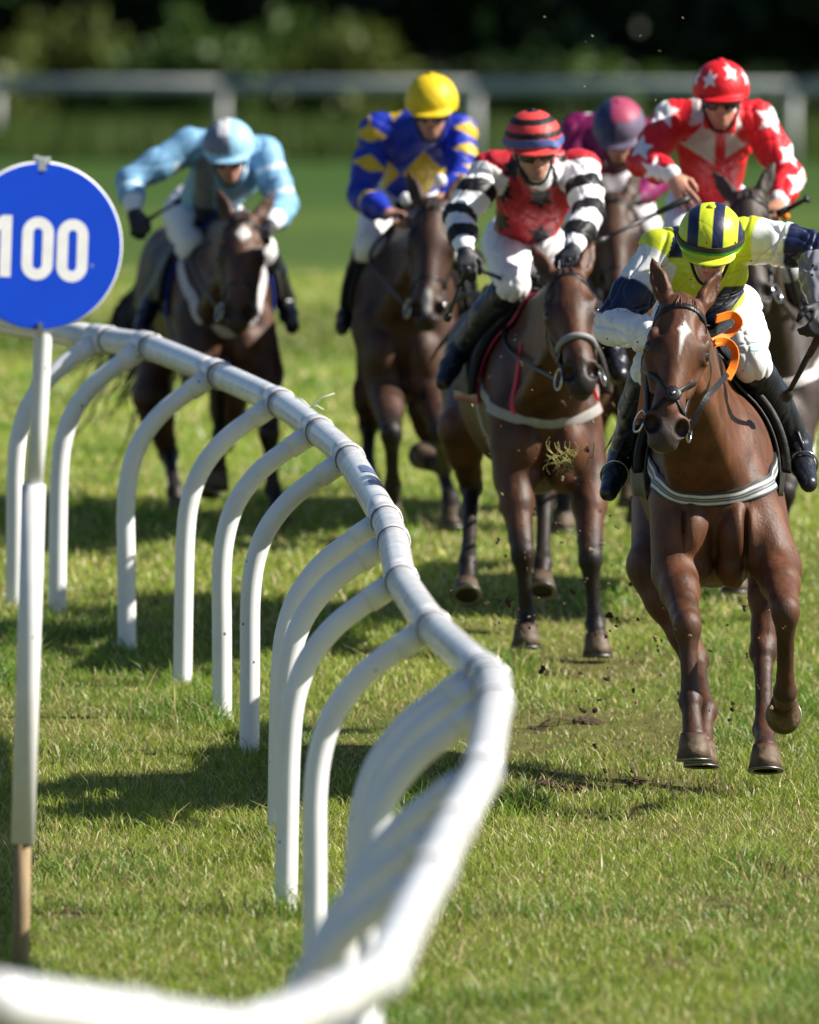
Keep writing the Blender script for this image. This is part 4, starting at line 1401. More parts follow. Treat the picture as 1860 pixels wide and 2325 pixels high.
def make_rider(label, J, jersey, helm, h=.009, mud=False, gloves=(True, True), face=(0, -1, -.45), roll=0.0, breeches_col=(.78, .78, .78), goggles=True,
               strapcols=None, seed=1, curl=(1.5, 1.5), spread=(0, 0), handn=((0, -.3, 1), (0, -.3, 1)), skin=(.48, .24, .16), hscale=1.0, helm_strap=None, wide=.94,
               fold=.009, boot_col=None, chin=False):
    J = {k: np.asarray(v, float) for k, v in J.items()}
    hd = J['head']
    fd = nrm(np.asarray(face, float))
    hS = nrm(np.cross(fd, A(0, 0, 1))); hS = hS if hS[0] > 0 else -hS
    hS = nrm(hS + A(0, 0, 1) * math.tan(roll)); hU = np.cross(hS, fd); hU = hU if hU[2] > 0 else -hU
    fd = np.cross(hU, hS); fd = fd if fd @ np.asarray(face, float) > 0 else -fd
    g = hscale
    def Hd(s, f, u): return hd + (hS * s + fd * f + hU * u) * g
    hax = (hS, fd, hU)
    spine = nrm(J['chest'] - J['pelvis'])
    shl = nrm(J['sr'] - J['sl'])
    dep = nrm(np.cross(shl, spine))
    base = A(J['pelvis'][0], J['pelvis'][1], float(ground_z(J['pelvis'][1])))
    root = empty('person', base, label=label, cat='person', group='jockeys riding in the race')
    B = Body()
    # head
    B.ell(Hd(0, -.012, .035), A(.074, .094, .088) * g, hax, .02)
    B.ell(Hd(0, .030, -.045), A(.058, .062, .082) * g, hax, .02)
    B.ell(Hd(0, .056, -.108), A(.032, .030, .026) * g, hax, .02)
    B.cone(Hd(0, .088, .004), Hd(0, .116, -.042), .010 * g, .015 * g, .012)
    B.ell(Hd(0, .112, -.046), A(.019, .012, .010) * g, hax, .006)
    for s in (-1, 1):
        B.ell(Hd(.036 * s, .064, -.030), A(.024, .022, .020) * g, hax, .015)
        B.cut(Hd(.031 * s, .096, .004), A(.017, .014, .011) * g, hax, .012)
        B.ell(Hd(.031 * s, .078, .002), A(.013, .012, .012) * g, hax, .003)
        B.ell(Hd(.076 * s, -.012, -.022), A(.010, .020, .032) * g, hax, .006)
    B.cone(Hd(-.04, .076, .022), Hd(.04, .076, .022), .012 * g, .012 * g, .012)
    B.ell(Hd(0, .088, -.074), A(.026, .012, .007) * g, hax, .006)
    B.ell(Hd(0, .086, -.086), A(.022, .012, .008) * g, hax, .006)
    B.cut(Hd(0, .104, -.080), A(.026, .012, .0022) * g, hax, .003)
    B.cone(Hd(0, -.03, -.07), J['chest'] + spine * .10, .056, .068, .03)
    # the body under the clothes, one continuous figure
    B.cone(J['pelvis'], J['chest'], .085, .100, .05, dep, .65)
    B.cone(J['sl'], J['sr'], .055, .055, .04)
    for s, e, w, hp, k, an, to in (('sl', 'el', 'wl', 'hipl', 'kl', 'al', 'tl'), ('sr', 'er', 'wr', 'hipr', 'kr', 'ar', 'tr')):
        B.chain([J[s], J[e], J[w]], [.045, .036, .027], .02)
        B.chain([J[hp], J[k], J[an]], [.070, .042, .028], .03)
        B.cone(J[an], J[an] * .4 + J[to] * .6, .026, .020, .02)
    for i, (w, hn, sx) in enumerate((('wl', 'hl', 1), ('wr', 'hr', -1))):
        if not gloves[i]:
            add_hand(B, J[w], J[hn] - J[w], A(*handn[i]), A(sx, 0, .3), curl[i], spread[i])
    V, Q = B.mesh(min(h, .0065), 1)
    c = np.tile(np.asarray(skin, float), (len(V), 1))
    l = (V - hd) / g; ls, lf, lu = l @ hS, l @ fd, l @ hU
    c = blend(c, (.40, .13, .10), np.exp(-((ls / .026) ** 2 + ((lu + .080) / .011) ** 2)) * (lf > .06) * .8)
    c = blend(c, (.52, .20, .14), np.exp(-((ls / .02) ** 2 + ((lu + .042) / .02) ** 2)) * (lf > .09) * .6)
    for s in (-1, 1):
        c = blend(c, (.025, .015, .012), np.exp(-(((ls - .031 * s) / .013) ** 2 + ((lu - .002) / .007) ** 2) ** 2) * (lf > .05) * .9)
        c = blend(c, (.06, .035, .02), np.exp(-(((ls - .034 * s) / .02) ** 2 + ((lu - .026) / .006) ** 2) ** 2) * (lf > .05) * .8)
    c = blend(c, (.20, .12, .09), sstep(-lu, .075, .115) * (lf > 0) * (np.linalg.norm(l, axis=1) < .16) * .5)
    mesh_obj('body', V, Q, M['skin'], root, c)
    # gloves
    for i, (w, hn, sx) in enumerate((('wl', 'hl', 1), ('wr', 'hr', -1))):
        if gloves[i]:
            GB = Body()
            add_hand(GB, J[w], J[hn] - J[w], A(*handn[i]), A(sx, 0, .3), curl[i], spread[i], .0105)
            GB.cone(J[w] - nrm(J[hn] - J[w]) * .035, J[w] + nrm(J[hn] - J[w]) * .02, .034, .032, .01)
            v, q = GB.mesh(.006, 1)
            mesh_obj('glove', v, q, M['glove'], root)
    # silks
    B = Body()
    B.cone(J['pelvis'] + spine * .05, J['chest'], .135 * wide, .165 * wide, .05, dep, .78)
    B.cone(J['chest'], (J['sl'] + J['sr']) / 2 + spine * .0, .16 * wide, .12, .05, dep, .78)
    B.cone(J['sl'], J['sr'], .082, .082, .05)
    B.cone(Hd(0, -.03, -.10), J['chest'] + spine * .12, .066, .09, .03)
    for s, e, w in (('sl', 'el', 'wl'), ('sr', 'er', 'wr')):
        m1 = (J[s] * .45 + J[e] * .55); m2 = (J[e] * .45 + J[w] * .55)
        d = nrm(J[w] - J[e])
        B.chain([J[s], m1, J[e], m2, J[w] - d * .02], np.array([.082, .078, .066, .063, .040]) * wide, .03)
        B.cone(J[w] - d * .03, J[w] - d * .005, .042, .037, .006)
    V, Q = B.mesh(h, 1)
    V = folds(V, Q, fold, 24, seed)
    V = relaxed(V, Q, .25)
    dT, tT = seg_d(V, J['pelvis'], J['chest'])
    info = {}
    best = dT - .12; part = np.zeros(len(V), int); tt = tT.copy()
    for side, keys in ((1, ('sl', 'el', 'wl')), (2, ('sr', 'er', 'wr'))):
        for q, (a, b) in enumerate((keys[:2], keys[1:])):
            d, t = seg_d(V, J[a], J[b])
            dd = d - .045 + (.05 * (t < .12) if q == 0 else 0)
            m = dd < best
            best = np.where(m, dd, best); part = np.where(m, side, part); tt = np.where(m, t + q, tt)
    lx = (V - J['chest']) @ shl; lz = (V - J['chest'])[:, 2]; ly = (V - J['chest'])[:, 1]
    c = jersey(V, part, tt, lx, lz, ly)
    mesh_obj('silks', V, Q, M['cloth_mud'] if mud else M['cloth'], root, c)
    # breeches
    B = Body()
    B.ell(J['pelvis'] - spine * .02, A(.165, .14, .15), None, .05)
    for hp, k, an in (('hipl', 'kl', 'al'), ('hipr', 'kr', 'ar')):
        m = J[hp] * .5 + J[k] * .5
        B.chain([J[hp], m, J[k], J[k] + (J[an] - J[k]) * .22], [.104, .088, .066, .056], .04)
    V, Q = B.mesh(h, 1)
    V = folds(V, Q, fold * .7, 19, seed + 3)
    bc = breeches_col(V) if callable(breeches_col) else np.tile(np.asarray(breeches_col, float), (len(V), 1))
    mesh_obj('breeches', V, Q, M['breeches_mud'] if mud else M['breeches'], root, bc)
    # boots
    for k, an, to in (('kl', 'al', 'tl'), ('kr', 'ar', 'tr')):
        B = Body()
        a = J[k] + (J[an] - J[k]) * .14
        bk = nrm(J[an] - J[to])
        B.chain([a, J[k] + (J[an] - J[k]) * .45, J[an]], [.073, .070, .050], .02)
        B.chain([J[an], J[an] * .45 + J[to] * .55, J[to]], [.048, .044, .034], .02)
        B.ell(J[an] + bk * .03 + nrm(J[an] - J[k]) * .035, A(.033, .033, .03), None, .02)
        B.cone(a - nrm(J[an] - J[k]) * .012, a + nrm(J[an] - J[k]) * .02, .066, .065, .006)
        V, Q = B.mesh(min(h, .009), 1)
        V = folds(V, Q, .004, 22, seed + 7)
        mesh_obj('boot', V, Q, M['boot'], root)
    # helmet with its silk cap and peak
    B = Body()
    B.ell(Hd(0, -.006, .034), A(.122, .144, .124) * g, hax, .01)
    B.plane(Hd(0, 0, -.006), -hU * 1.0 + fd * .05)
    B.ell(Hd(0, .095, .008), A(.100, .076, .013) * g, (hS, nrm(fd - hU * .18), nrm(hU + fd * .18)), .012)
    V, Q = B.mesh(min(h * .6, .0065), 1)
    V = folds(V, Q, .0010, 30, seed + 9)
    l = (V - hd) / g
    c = helm(l @ hS, l @ fd, l @ hU)
    hel = mesh_obj('helmet', V, Q, M['cloth_mud'] if mud else M['cloth'], root, c)
    hskin = Skin(V, Q)
    t = Hd(0, -.006, .158)
    Bb = Body().ell(t, A(.016, .016, .008) * g, hax, .001)
    v, q = Bb.mesh(.004, 0)
    mesh_obj('cap_button', v, q, M['cloth'], hel, np.tile(c[np.argmax((l @ hU))], (len(v), 1)) if not chin else np.tile((.55, .68, .03), (len(v), 1)))
    if helm_strap is not None:
        pts = [Hd(.16 * math.sin(a), .17 * math.cos(a), .030 + .012 * math.cos(a)) for a in np.linspace(R(-150), R(150), 17)]
        strap_obj('goggle_strap', hel, M['strap'], hskin, pts, .030 * g, .005, .002, helm_strap, .01)
    # goggles, harness
    if goggles:
        B = Body()
        B.ell(Hd(0, .070, -.022), A(.079, .050, .033) * g, hax, .01)
        B.cone(Hd(-.076, .03, .0), Hd(-.082, -.06, .008), .016, .012, .01).cone(Hd(.076, .03, .0), Hd(.082, -.06, .008), .016, .012, .01)
        v, q = B.mesh(.007, 1)
        mesh_obj('goggles', v, q, M['goggle'], root)
    pts = [Hd(s * .078, .0, -.01) for s in (-1,)] + [Hd(-.066, .022, -.075), Hd(-.03, .045, -.138), Hd(.03, .045, -.138), Hd(.066, .022, -.075), Hd(.078, 0, -.01)]
    mesh_obj('chin_strap', *tube(catmull(pts, 4), .007, 6), M['leather'], root)
    return root


def whip(p, q, label, r=.008):
    p, q = np.asarray(p, float), np.asarray(q, float)
    m = [p + (q - p) * t for t in (0, .3, .302, .7, .85, 1)]
    root = empty('whip', p, label=label, cat='whip', group='whips held by the jockeys')
    mesh_obj('handle', *tube([p + (p - q) * .06, p, m[1]], [r * 1.5, r * 1.45, r * 1.2], 10), M['whip'], root)
    mesh_obj('shaft', *tube([m[1], m[3], m[4]], [r, r * .8, r * .75], 10), M['whip'], root)
    mesh_obj('flap', *tube([m[4], (m[4] + m[5]) / 2, m[5]], [r * .8, r * 1.7, r * 1.5], 8), M['whip'], root)


def rein(Hs, pts, name='rein', mt='leather', w=.018):
    c = catmull(pts, 8)
    mesh_obj(name, *tube(c, w / 2, 8), M[mt], Hs['br'])


def ribbon(Hs, pts, w, mt, name='rein', face=1.0):
    """a flat rein with real thickness; face = how far its flat side is turned to the front"""
    c = catmull(pts, 10)
    T = np.gradient(c, axis=0); T /= np.linalg.norm(T, axis=1)[:, None]
    y = A(0, 1, 0)
    W = np.cross(T, y); W /= np.linalg.norm(W, axis=1)[:, None] + 1e-9
    W = W * face + y * (1 - face)
    W = np.array([nrm(x - t * (x @ t)) for x, t in zip(W, T)])
    N = np.cross(T, W)
    V = []; F = []
    m = len(c)
    for i in range(m):
        for a, b in ((-1, -1), (1, -1), (1, 1), (-1, 1)):
            V.append(c[i] + W[i] * a * w / 2 + N[i] * b * .003)
    for i in range(m - 1):
        for j in range(4):
            F.append([i * 4 + j, i * 4 + (j + 1) % 4, (i + 1) * 4 + (j + 1) % 4, (i + 1) * 4 + j])
    F += [[0, 1, 2, 3], [(m - 1) * 4 + j for j in (3, 2, 1, 0)]]
    mesh_obj(name, V, F, M[mt], Hs['br'], smooth=False)


def stirrup(Hs, foot, top, ax=None):
    """leather and iron hanging from the saddle round the rider's foot"""
    foot = np.asarray(foot, float)
    an = np.linspace(R(-60), R(240), 15)
    S, U = Hs['S'], A(0, 0, 1)
    W = nrm(np.cross(S, ax)) if ax is not None else U
    W = W if W[2] > 0 else -W
    arc = [foot + S * .053 * math.cos(a) + W * (.060 * math.sin(a) + .006) for a in an]
    mesh_obj('stirrup_iron', *tube(arc, .0045, 8), M['metal'], Hs['root'])
    mesh_obj('stirrup_tread', *tube([arc[0], arc[-1]], .007, 8), M['metal'], Hs['root'])
    p = foot + W * .066
    mesh_obj('stirrup_leather', *tube([p, (p + top) / 2 + S * .01, top], .009, 6), M['leather'], Hs['root'])


# the leader's rider -----------------------------------------------------------
YEL, NAVY, WHT = (.60, .68, .03), (.008, .013, .055), (.78, .78, .79)


def j_lead(V, part, t, lx, lz, ly):
    c = np.tile(YEL, (len(V), 1))
    arm = (part > 0) * 1.0
    c = blend(c, WHT, arm * soft(t - .10, .03))
    c = blend(c, NAVY, (part == 1) * soft(.23 - np.abs(t - .73), .03))
    c = blend(c, NAVY, (part == 2) * soft(.31 - np.abs(t - .91), .03))
    c = blend(c, (.20, .21, .25), (part == 2) * soft(t - 1.22, .03))
    tor = (part == 0) * 1.0
    c = blend(c, NAVY, tor * soft(.05 - np.abs(lx + .115)) * soft(lz - .06))
    c = blend(c, NAVY, tor * soft(.055 - np.abs(lx - .015 - (lz + .18) * .9)) * soft(-.05 - lz))
    c = blend(c, NAVY, tor * soft(.03 - np.abs(lx + .06 + (lz + .1) * .5)) * soft(-.12 - lz))
    return c


def h_lead(s, f, u):
    c = np.tile(YEL, (len(s), 1))
    q = np.abs((s - .030 + .047) % .094 - .047)
    return blend(c, NAVY, soft(.021 - q, .004) * soft(u - .026, .004))


def b_lead(V):
    c = np.tile((.78, .78, .78), (len(V), 1))
    n = vnoise(V[:, 0] * 90 + V[:, 1] * 40, V[:, 2] * 70, 31)
    for q, r in ((PL(1703, 712, 52.0), .055), (PL(1722, 770, 52.0), .05), (PL(1478, 732, 52.1), .06)):
        d = np.linalg.norm((V - q) * A(1, .45, .8), axis=1)
        c = blend(c, (.02, .30, .20), soft(r - d, .02) * soft(.10 - np.abs(n - .5), .05))
    return c


rid = dict(head=PL(1613, 556, 51.72), chest=PL(1592, 618, 52.05), pelvis=PL(1608, 705, 52.55), sl=PL(1502, 570, 51.98), sr=PL(1708, 545, 51.98),
           el=PL(1391, 742, 51.85), wl=PL(1522, 770, 51.50), hl=PL(1590, 762, 51.55), er=PL(1850, 566, 51.9), wr=PL(1862, 690, 51.72), hr=PL(1857, 735, 51.66),
           hipl=PL(1545, 720, 52.52), hipr=PL(1672, 705, 52.52), kl=PL(1478, 835, 52.1), kr=PL(1706, 822, 52.08), al=PL(1412, 1035, 52.42), ar=PL(1812, 1010, 52.42),
           tl=PL(1382, 1118, 52.16), tr=PL(1836, 1098, 52.16))
make_rider('jockey in yellow and navy silks and striped cap crouched over the leading chestnut', rid, j_lead, h_lead, .0045, True,
           (True, True), face=(-.05, -1, -.46), roll=R(-3), helm_strap=[(.03, .03, .02), (.03, .03, .02), (.03, .03, .02), (.02, .36, .03), (.02, .36, .03)], wide=1.0, breeches_col=b_lead, seed=3, fold=.011, chin=True, handn=((0, -.6, .8), (.8, -.4, .4)))
whip(PL(1860, 762, 51.7), PL(1783, 906, 51.9), 'black whip held by the leading jockey in yellow', .013)
LH = HORSES['lead']
ribbon(LH, [LH['H'](.085, .50, -.13), PL(1602, 908, 51.0), PL(1632, 872, 51.15), PL(1652, 850, 51.3)], .021, 'leather', face=.9)
ribbon(LH, [PL(1650, 862, 51.3), PL(1664, 835, 51.38), PL(1670, 803, 51.42), PL(1660, 783, 51.4), PL(1642, 775, 51.35), PL(1622, 779, 51.3)], .032, 'orange', face=.55)
ribbon(LH, [PL(1620, 777, 51.3), PL(1650, 762, 51.4), PL(1674, 742, 51.42), PL(1676, 726, 51.4), PL(1660, 715, 51.36), PL(1626, 724, 51.3)], .032, 'orange', face=.55)
ribbon(LH, [LH['H'](-.085, .50, -.13), PL(1464, 868, 51.2), PL(1462, 838, 51.32), PL(1475, 812, 51.4)], .026, 'orange', face=.5)
for k, kk in (('tl', 'al'), ('tr', 'ar')):
    s = -1 if k == 'tl' else 1
    stirrup(LH, rid[k] * .55 + rid[kk] * .45 + A(0, 0, .0), LH['T'](.27 * s, .62, .32), rid[k] - rid[kk])


# the chasing horses -----------------------------------------------------------
BAYDK = (.012, .009, .008)
RED, BLK = (.50, .028, .030), (.010, .010, .012)
HORSES['red'] = make_horse('racehorse', 'bay racehorse with white breast girth and white noseband carrying the red and black jockey', P(1240, 940, 56.55), R(5), 1.0,
    (P(1284, 600, 55.85), P(1324, 862, 55.45)),
    dict(fl=px((1168, 1085, 56.55), (1187, 1258, 56.35), (1196, 1395, 56.4), (1194, 1470, 56.35)),
         fr=px((1338, 1085, 56.6), (1340, 1270, 56.35), (1352, 1418, 56.35), (1356, 1490, 56.3)),
         hl=px((1045, 975, 57.7), (1070, 1105, 57.9), (1063, 1275, 57.5), (1058, 1362, 57.35)),
         hr=px((1225, 1000, 57.8), (1236, 1130, 57.8), (1232, 1280, 57.5), (1227, 1350, 57.4))),
    (.085, .032, .014), dark=BAYDK, dark_from=.55, head_yaw=R(-6), muzzle=(.02, .017, .017), ear=(.05, .1), noseband='fleece', flip=('hl', 'hr'),
    breast=dict(path=breast_path(.01), w=.042, cols=[(.30, .29, .27)] * 5), cloth=dict(col=(.30, .31, .33), edge=(.45, .02, .06), ang=105, b0=.30), girth=(.42, .42, .40))
HORSES['yellow'] = make_horse('racehorse', 'very dark bay racehorse with a pale snip on its nose under the yellow cap', P(915, 738, 61.75), R(-2), 1.0,
    (P(985, 447, 61.15), P(968, 728, 60.9)),
    dict(fl=px((880, 900, 61.75), (889, 985, 61.35), (892, 1105, 61.5), (884, 1175, 61.6)),
         fr=px((985, 900, 61.75), (1000, 985, 61.35), (1008, 1062, 61.75), (972, 1040, 61.95)),
         hl=px((848, 890, 62.9), (838, 965, 63.1), (834, 1060, 62.8), (832, 1098, 62.7)),
         hr=px((970, 920, 62.9), (1000, 1050, 63.0), (1022, 1130, 62.65), (1028, 1200, 62.55))),
    (.055, .026, .016), dark=BAYDK, dark_from=.4, head_yaw=R(2), ear=(.1, .1), snip=(.0, .50, .022, .055), flip=('fl', 'fr', 'hl'),
    muzzle=(.03, .02, .016), cloth=dict(col=(.02, .02, .025), edge=(.05, .05, .05), ang=100), girth=(.05, .05, .05))
HORSES['blue'] = make_horse('racehorse', 'dark bay racehorse with a white forehead star, farthest left, carrying the light blue jockey', P(513, 722, 63.0), R(6), .98,
    (P(553, 478, 62.35), P(541, 728, 62.05)),
    dict(fl=px((452, 850, 62.95), (500, 830, 62.5), (502, 985, 62.75), (489, 1102, 62.8)),
         fr=px((603, 850, 63.0), (611, 985, 62.75), (620, 1110, 62.75), (633, 1187, 62.7)),
         hl=px((345, 900, 64.1), (383, 1030, 64.25), (398, 1115, 63.9), (406, 1180, 63.8)),
         hr=px((520, 900, 64.1), (510, 1000, 64.2), (480, 1070, 64.0), (470, 1125, 63.95))),
    (.078, .036, .021), dark=BAYDK, dark_from=.6, head_yaw=R(-2), ear=(.12, .35), star=[(.004, .13, .04, .05)], flip=('fl', 'hl', 'hr'),
    breast=dict(path=[(-.30, .40, .42), (-.25, .22, .28), (-.16, .06, .12), (-.06, -.03, -.02), (.02, -.05, -.06), (.08, -.03, .0), (.16, .05, .12), (.24, .22, .26), (.29, .40, .40)], w=.05, cols=[(.5, .48, .5)] * 4),
    cloth=dict(col=(.012, .012, .016), edge=(.01, .04, .35), ang=112), girth=(.02, .06, .45), tail=px((430, 590, 64.9), (370, 640, 65.2), (322, 740, 65.3), (285, 840, 65.2), (248, 905, 65.2), (205, 940, 65.3)))
HORSES['star'] = make_horse('racehorse', 'dark brown racehorse half hidden behind the leader, under the jockey with the starred red cap', P(1738, 885, 58.1), R(-3), 1.0,
    (P(1690, 425, 57.5), P(1716, 690, 57.2)),
    dict(fl=px((1668, 1000, 58.1), (1665, 1130, 57.8), (1668, 1270, 57.85), (1670, 1345, 57.8)),
         fr=px((1800, 1000, 58.1), (1780, 1120, 57.8), (1770, 1250, 57.9), (1768, 1330, 57.9)),
         hl=px((1650, 1020, 59.2), (1680, 1150, 59.4), (1690, 1260, 59.0), (1692, 1335, 58.9)),
         hr=px((1790, 1020, 59.2), (1740, 1150, 59.4), (1730, 1265, 59.0), (1728, 1340, 58.9))),
    (.044, .030, .025), dark=BAYDK, dark_from=.5, head_yaw=R(-8), ear=(.25, .2), muzzle=(.05, .04, .036),
    breast=dict(path=breast_path(.06), w=.05, cols=[(.5, .46, .45)] * 4), cloth=dict(col=(.02, .02, .022), edge=(.05, .05, .05), ang=100))
HORSES['purple'] = make_horse('racehorse', 'brown racehorse almost hidden between the red striped jockey and the leader', P(1392, 705, 62.7), R(0), 1.0,
    (P(1398, 432, 62.1), P(1408, 700, 61.8)),
    dict(fl=px((1335, 880, 62.75), (1296, 985, 62.5), (1281, 1130, 62.5), (1277, 1205, 62.45)),
         fr=px((1450, 880, 62.75), (1462, 990, 62.4), (1455, 1110, 62.6), (1450, 1180, 62.7)),
         hl=px((1345, 900, 63.8), (1350, 1000, 64.0), (1345, 1090, 63.6), (1343, 1150, 63.5)),
         hr=px((1440, 900, 63.8), (1436, 1000, 64.0), (1432, 1090, 63.6), (1430, 1150, 63.5))),
    (.070, .033, .019), dark=BAYDK, dark_from=.7, head_yaw=R(4), muzzle=(.05, .035, .03), cloth=dict(col=(.015, .015, .018), edge=(.03, .03, .03), ang=100))


def j_red(V, part, t, lx, lz, ly):
    c = np.tile((.42, .020, .030), (len(V), 1))
    tor = part == 0
    for (x, z, r) in [(0.02, -.02, .062), (-.14, .0, .055), (.15, .02, .055), (-.09, .10, .055), (.13, .13, .05), (.02, -.19, .062), (-.15, -.13, .055), (.16, -.13, .055), (.0, .16, .05), (-.2, .12, .05), (.2, .1, .045)]:
        c[tor & star_mask(lx - x, lz - z, r, 0, .5, 6)] = BLK
    arm = (part > 0) & (t > .10)
    k = ((t + .07 * np.sin(lx * 26)) * 1.75 + .30) % 1
    c[arm] = (.76, .76, .78)
    c[arm & (k < .40) & (t < 1.85)] = BLK
    return c


def h_red(s, f, u):
    c = np.tile((.62, .055, .05), (len(s), 1))
    r = np.hypot(s, f)
    c[(u > .058) & (u < .082)] = BLK
    c[(u > .112) & (u < .133)] = BLK
    c[(u > .155) & (u < .165)] = BLK
    return c


rid = dict(head=P(1212, 335, 56.55), chest=P(1216, 435, 56.95), pelvis=P(1188, 545, 57.35), sl=P(1118, 388, 56.9), sr=P(1318, 385, 56.9), el=P(1043, 492, 56.75), wl=P(1056, 566, 56.5), hl=P(1062, 605, 56.42),
           er=P(1338, 482, 56.65), wr=P(1302, 562, 56.3), hr=P(1292, 590, 56.2), hipl=P(1150, 560, 57.3), hipr=P(1235, 560, 57.3), kl=P(1164, 645, 56.85), kr=P(1292, 655, 56.85),
           al=P(1042, 795, 57.1), ar=P(1392, 790, 57.2), tl=P(1006, 868, 56.9), tr=P(1408, 850, 57.0))
make_rider('jockey in red silks with black stars, striped sleeves and hooped red and black cap', rid, j_red, h_red, face=(.12, -1, -.16), roll=R(4), seed=11,
           helm_strap=[(.05, .10, .30)] * 3, h=.008, wide=.95)
whip(P(1060, 612, 56.4), P(1014, 728, 56.5), 'blue tipped whip held low by the jockey in red and black', .010)
RH = HORSES['red']
for sx, tip in ((-.08, rid['hl']), (.08, rid['hr'])):
    rein(RH, [RH['H'](sx, .50, -.13), RH['T'](sx * 1.9, .15, .28), RH['T'](sx * 1.6, .35, .52), tip], mt='leather')
strap_obj('red_tie', RH['root'], M['strap'], RH['skin'], [RH['T'](-.12, .02, .30), RH['T'](-.13, -.02, .12), RH['T'](-.12, -.03, -.02)], .026, .006, .004, [(.5, .015, .03)] * 2)
strap_obj('red_tie', RH['root'], M['strap'], RH['skin'], [RH['T'](.20, .12, .22), RH['T'](.23, .10, .10), RH['T'](.24, .1, .0)], .035, .008, .006, [(.6, .01, .02)] * 2)

BLU, GLD = (.010, .030, .36), (.62, .42, .02)


def j_yellow(V, part, t, lx, lz, ly):
    c = np.tile(BLU, (len(V), 1))
    tor = part == 0
    for (x, z, r) in [(0.03, -.13, .11), (-.17, -.13, .10), (.2, -.12, .10), (-.12, .17, .07)]:
        c[tor & (np.abs(lx - x) / (r * .9) + np.abs(lz - z) / r < 1)] = (.55, .38, .02)
    for p, x0 in ((1, -.22), (2, .22)):
        for tc in (.12, .55, 1.0, 1.45):
            c[(part == p) & (np.abs(t - tc) * .30 + np.abs(lx - x0 - (0, .02)[p > 1]) * .45 < .038)] = GLD
    return c


rid = dict(head=P(980, 246, 61.75), chest=P(948, 330, 62.1), pelvis=P(925, 455, 62.5), sl=P(858, 300, 62.0), sr=P(1040, 300, 62.0), el=P(818, 448, 61.9), wl=P(876, 482, 61.55), hl=P(912, 490, 61.45),
           er=P(1050, 405, 61.85), wr=P(1012, 448, 61.45), hr=P(992, 452, 61.35), hipl=P(885, 455, 62.45), hipr=P(965, 455, 62.45), kl=P(838, 560, 62.0), kr=P(1012, 560, 62.0),
           al=P(800, 690, 62.35), ar=P(1060, 690, 62.35), tl=P(776, 745, 62.15), tr=P(1080, 745, 62.15))
make_rider('jockey in royal blue silks with yellow diamonds and a plain yellow cap', rid, j_yellow, lambda s, f, u: np.tile((.72, .52, .015), (len(s), 1)), gloves=(False, False),
           face=(-.06, -1, -.20), seed=21, handn=((0, -.4, 1), (0, -.4, 1)), goggles=True)
YH = HORSES['yellow']
for sx, tip in ((-.08, rid['hl']), (.08, rid['hr'])):
    rein(YH, [YH['H'](sx, .50, -.13), YH['T'](sx * 1.9, .1, .3), tip])
for u, v in ((922, 452), (1000, 410)):
    q = P(u, v, 61.45)
    vv, qq = Body().ell(q, A(.030, .022, .032), None, .001).mesh(.007, 0)
    mesh_obj('white_pompom', vv, qq, M['breeches'], YH['br'], np.full((len(vv), 3), .8))

LBL = (.19, .39, .60)


def j_blue(V, part, t, lx, lz, ly):
    c = np.tile(LBL, (len(V), 1))
    arm = part > 0
    for tc, o in ((.35, .05), (.8, -.03), (1.35, .04)):
        for p in (1, 2):
            m = part == p
            c[m & (np.abs(t - tc) * .32 + np.abs(lz + .06 * tc - o) * .6 < .024)] = (.60, .70, .80)
    c[(part == 0) & (np.abs(lx + .09) < .045)] = (.16, .17, .22)
    c[arm & (t > 1.72)] = (.70, .75, .80)
    return c


def h_blue(s, f, u):
    c = np.tile((.30, .55, .74), (len(s), 1))
    c[(s < .012) & (u > .03)] = (.17, .19, .26)
    c[(np.abs(s + .012) < .028) & (u > .11)] = (.62, .62, .66)
    return c


rid = dict(head=P(520, 347, 62.85), chest=P(512, 395, 63.2), pelvis=P(455, 480, 63.75), sl=P(432, 332, 63.1), sr=P(598, 350, 63.1), el=P(296, 412, 63.0), wl=P(304, 478, 62.85), hl=P(314, 512, 62.78),
           er=P(645, 468, 63.0), wr=P(616, 508, 62.65), hr=P(602, 524, 62.58), hipl=P(420, 490, 63.7), hipr=P(500, 490, 63.7), kl=P(436, 560, 63.25), kr=P(592, 568, 63.25),
           al=P(345, 685, 63.6), ar=P(645, 680, 63.6), tl=P(320, 745, 63.4), tr=P(664, 742, 63.4))
make_rider('jockey in light blue silks and pale blue cap reaching one arm out', rid, j_blue, h_blue, face=(-.04, -1, -.26), seed=31, goggles=True, roll=R(3))
whip(P(322, 508, 62.8), P(408, 455, 63.1), 'black whip held out by the jockey in light blue', .009)
BH = HORSES['blue']
for sx, tip in ((-.08, rid['hr'] + A(-.08, 0, 0)), (.08, rid['hr'])):
    rein(BH, [BH['H'](sx, .50, -.13), BH['T'](sx * 1.9, .1, .3), tip])

SRED = (.60, .012, .022)


def j_star(V, part, t, lx, lz, ly):
    c = np.tile(SRED, (len(V), 1))
    tor = part == 0
    c[tor & (lz > -.10 + .10 * np.abs(lx) / .16) & (np.abs(lx) < .2)] = (.58, .54, .53)
    c[tor & (np.abs(lx - .02) < .024)] = SRED
    for p, pts in ((1, [(-.22, .13, .075), (-.32, -.02, .055), (-.27, -.11, .06)]), (2, [(.24, .10, .075), (.32, -.05, .06), (.36, -.17, .07), (.30, -.28, .05)])):
        for x, z, r in pts:
            c[(part == p) & star_mask(lx - x, lz - z, r, .2, .45)] = (.74, .72, .74)
    c[(part > 0) & (t > 1.9)] = (.7, .7, .7)
    return c


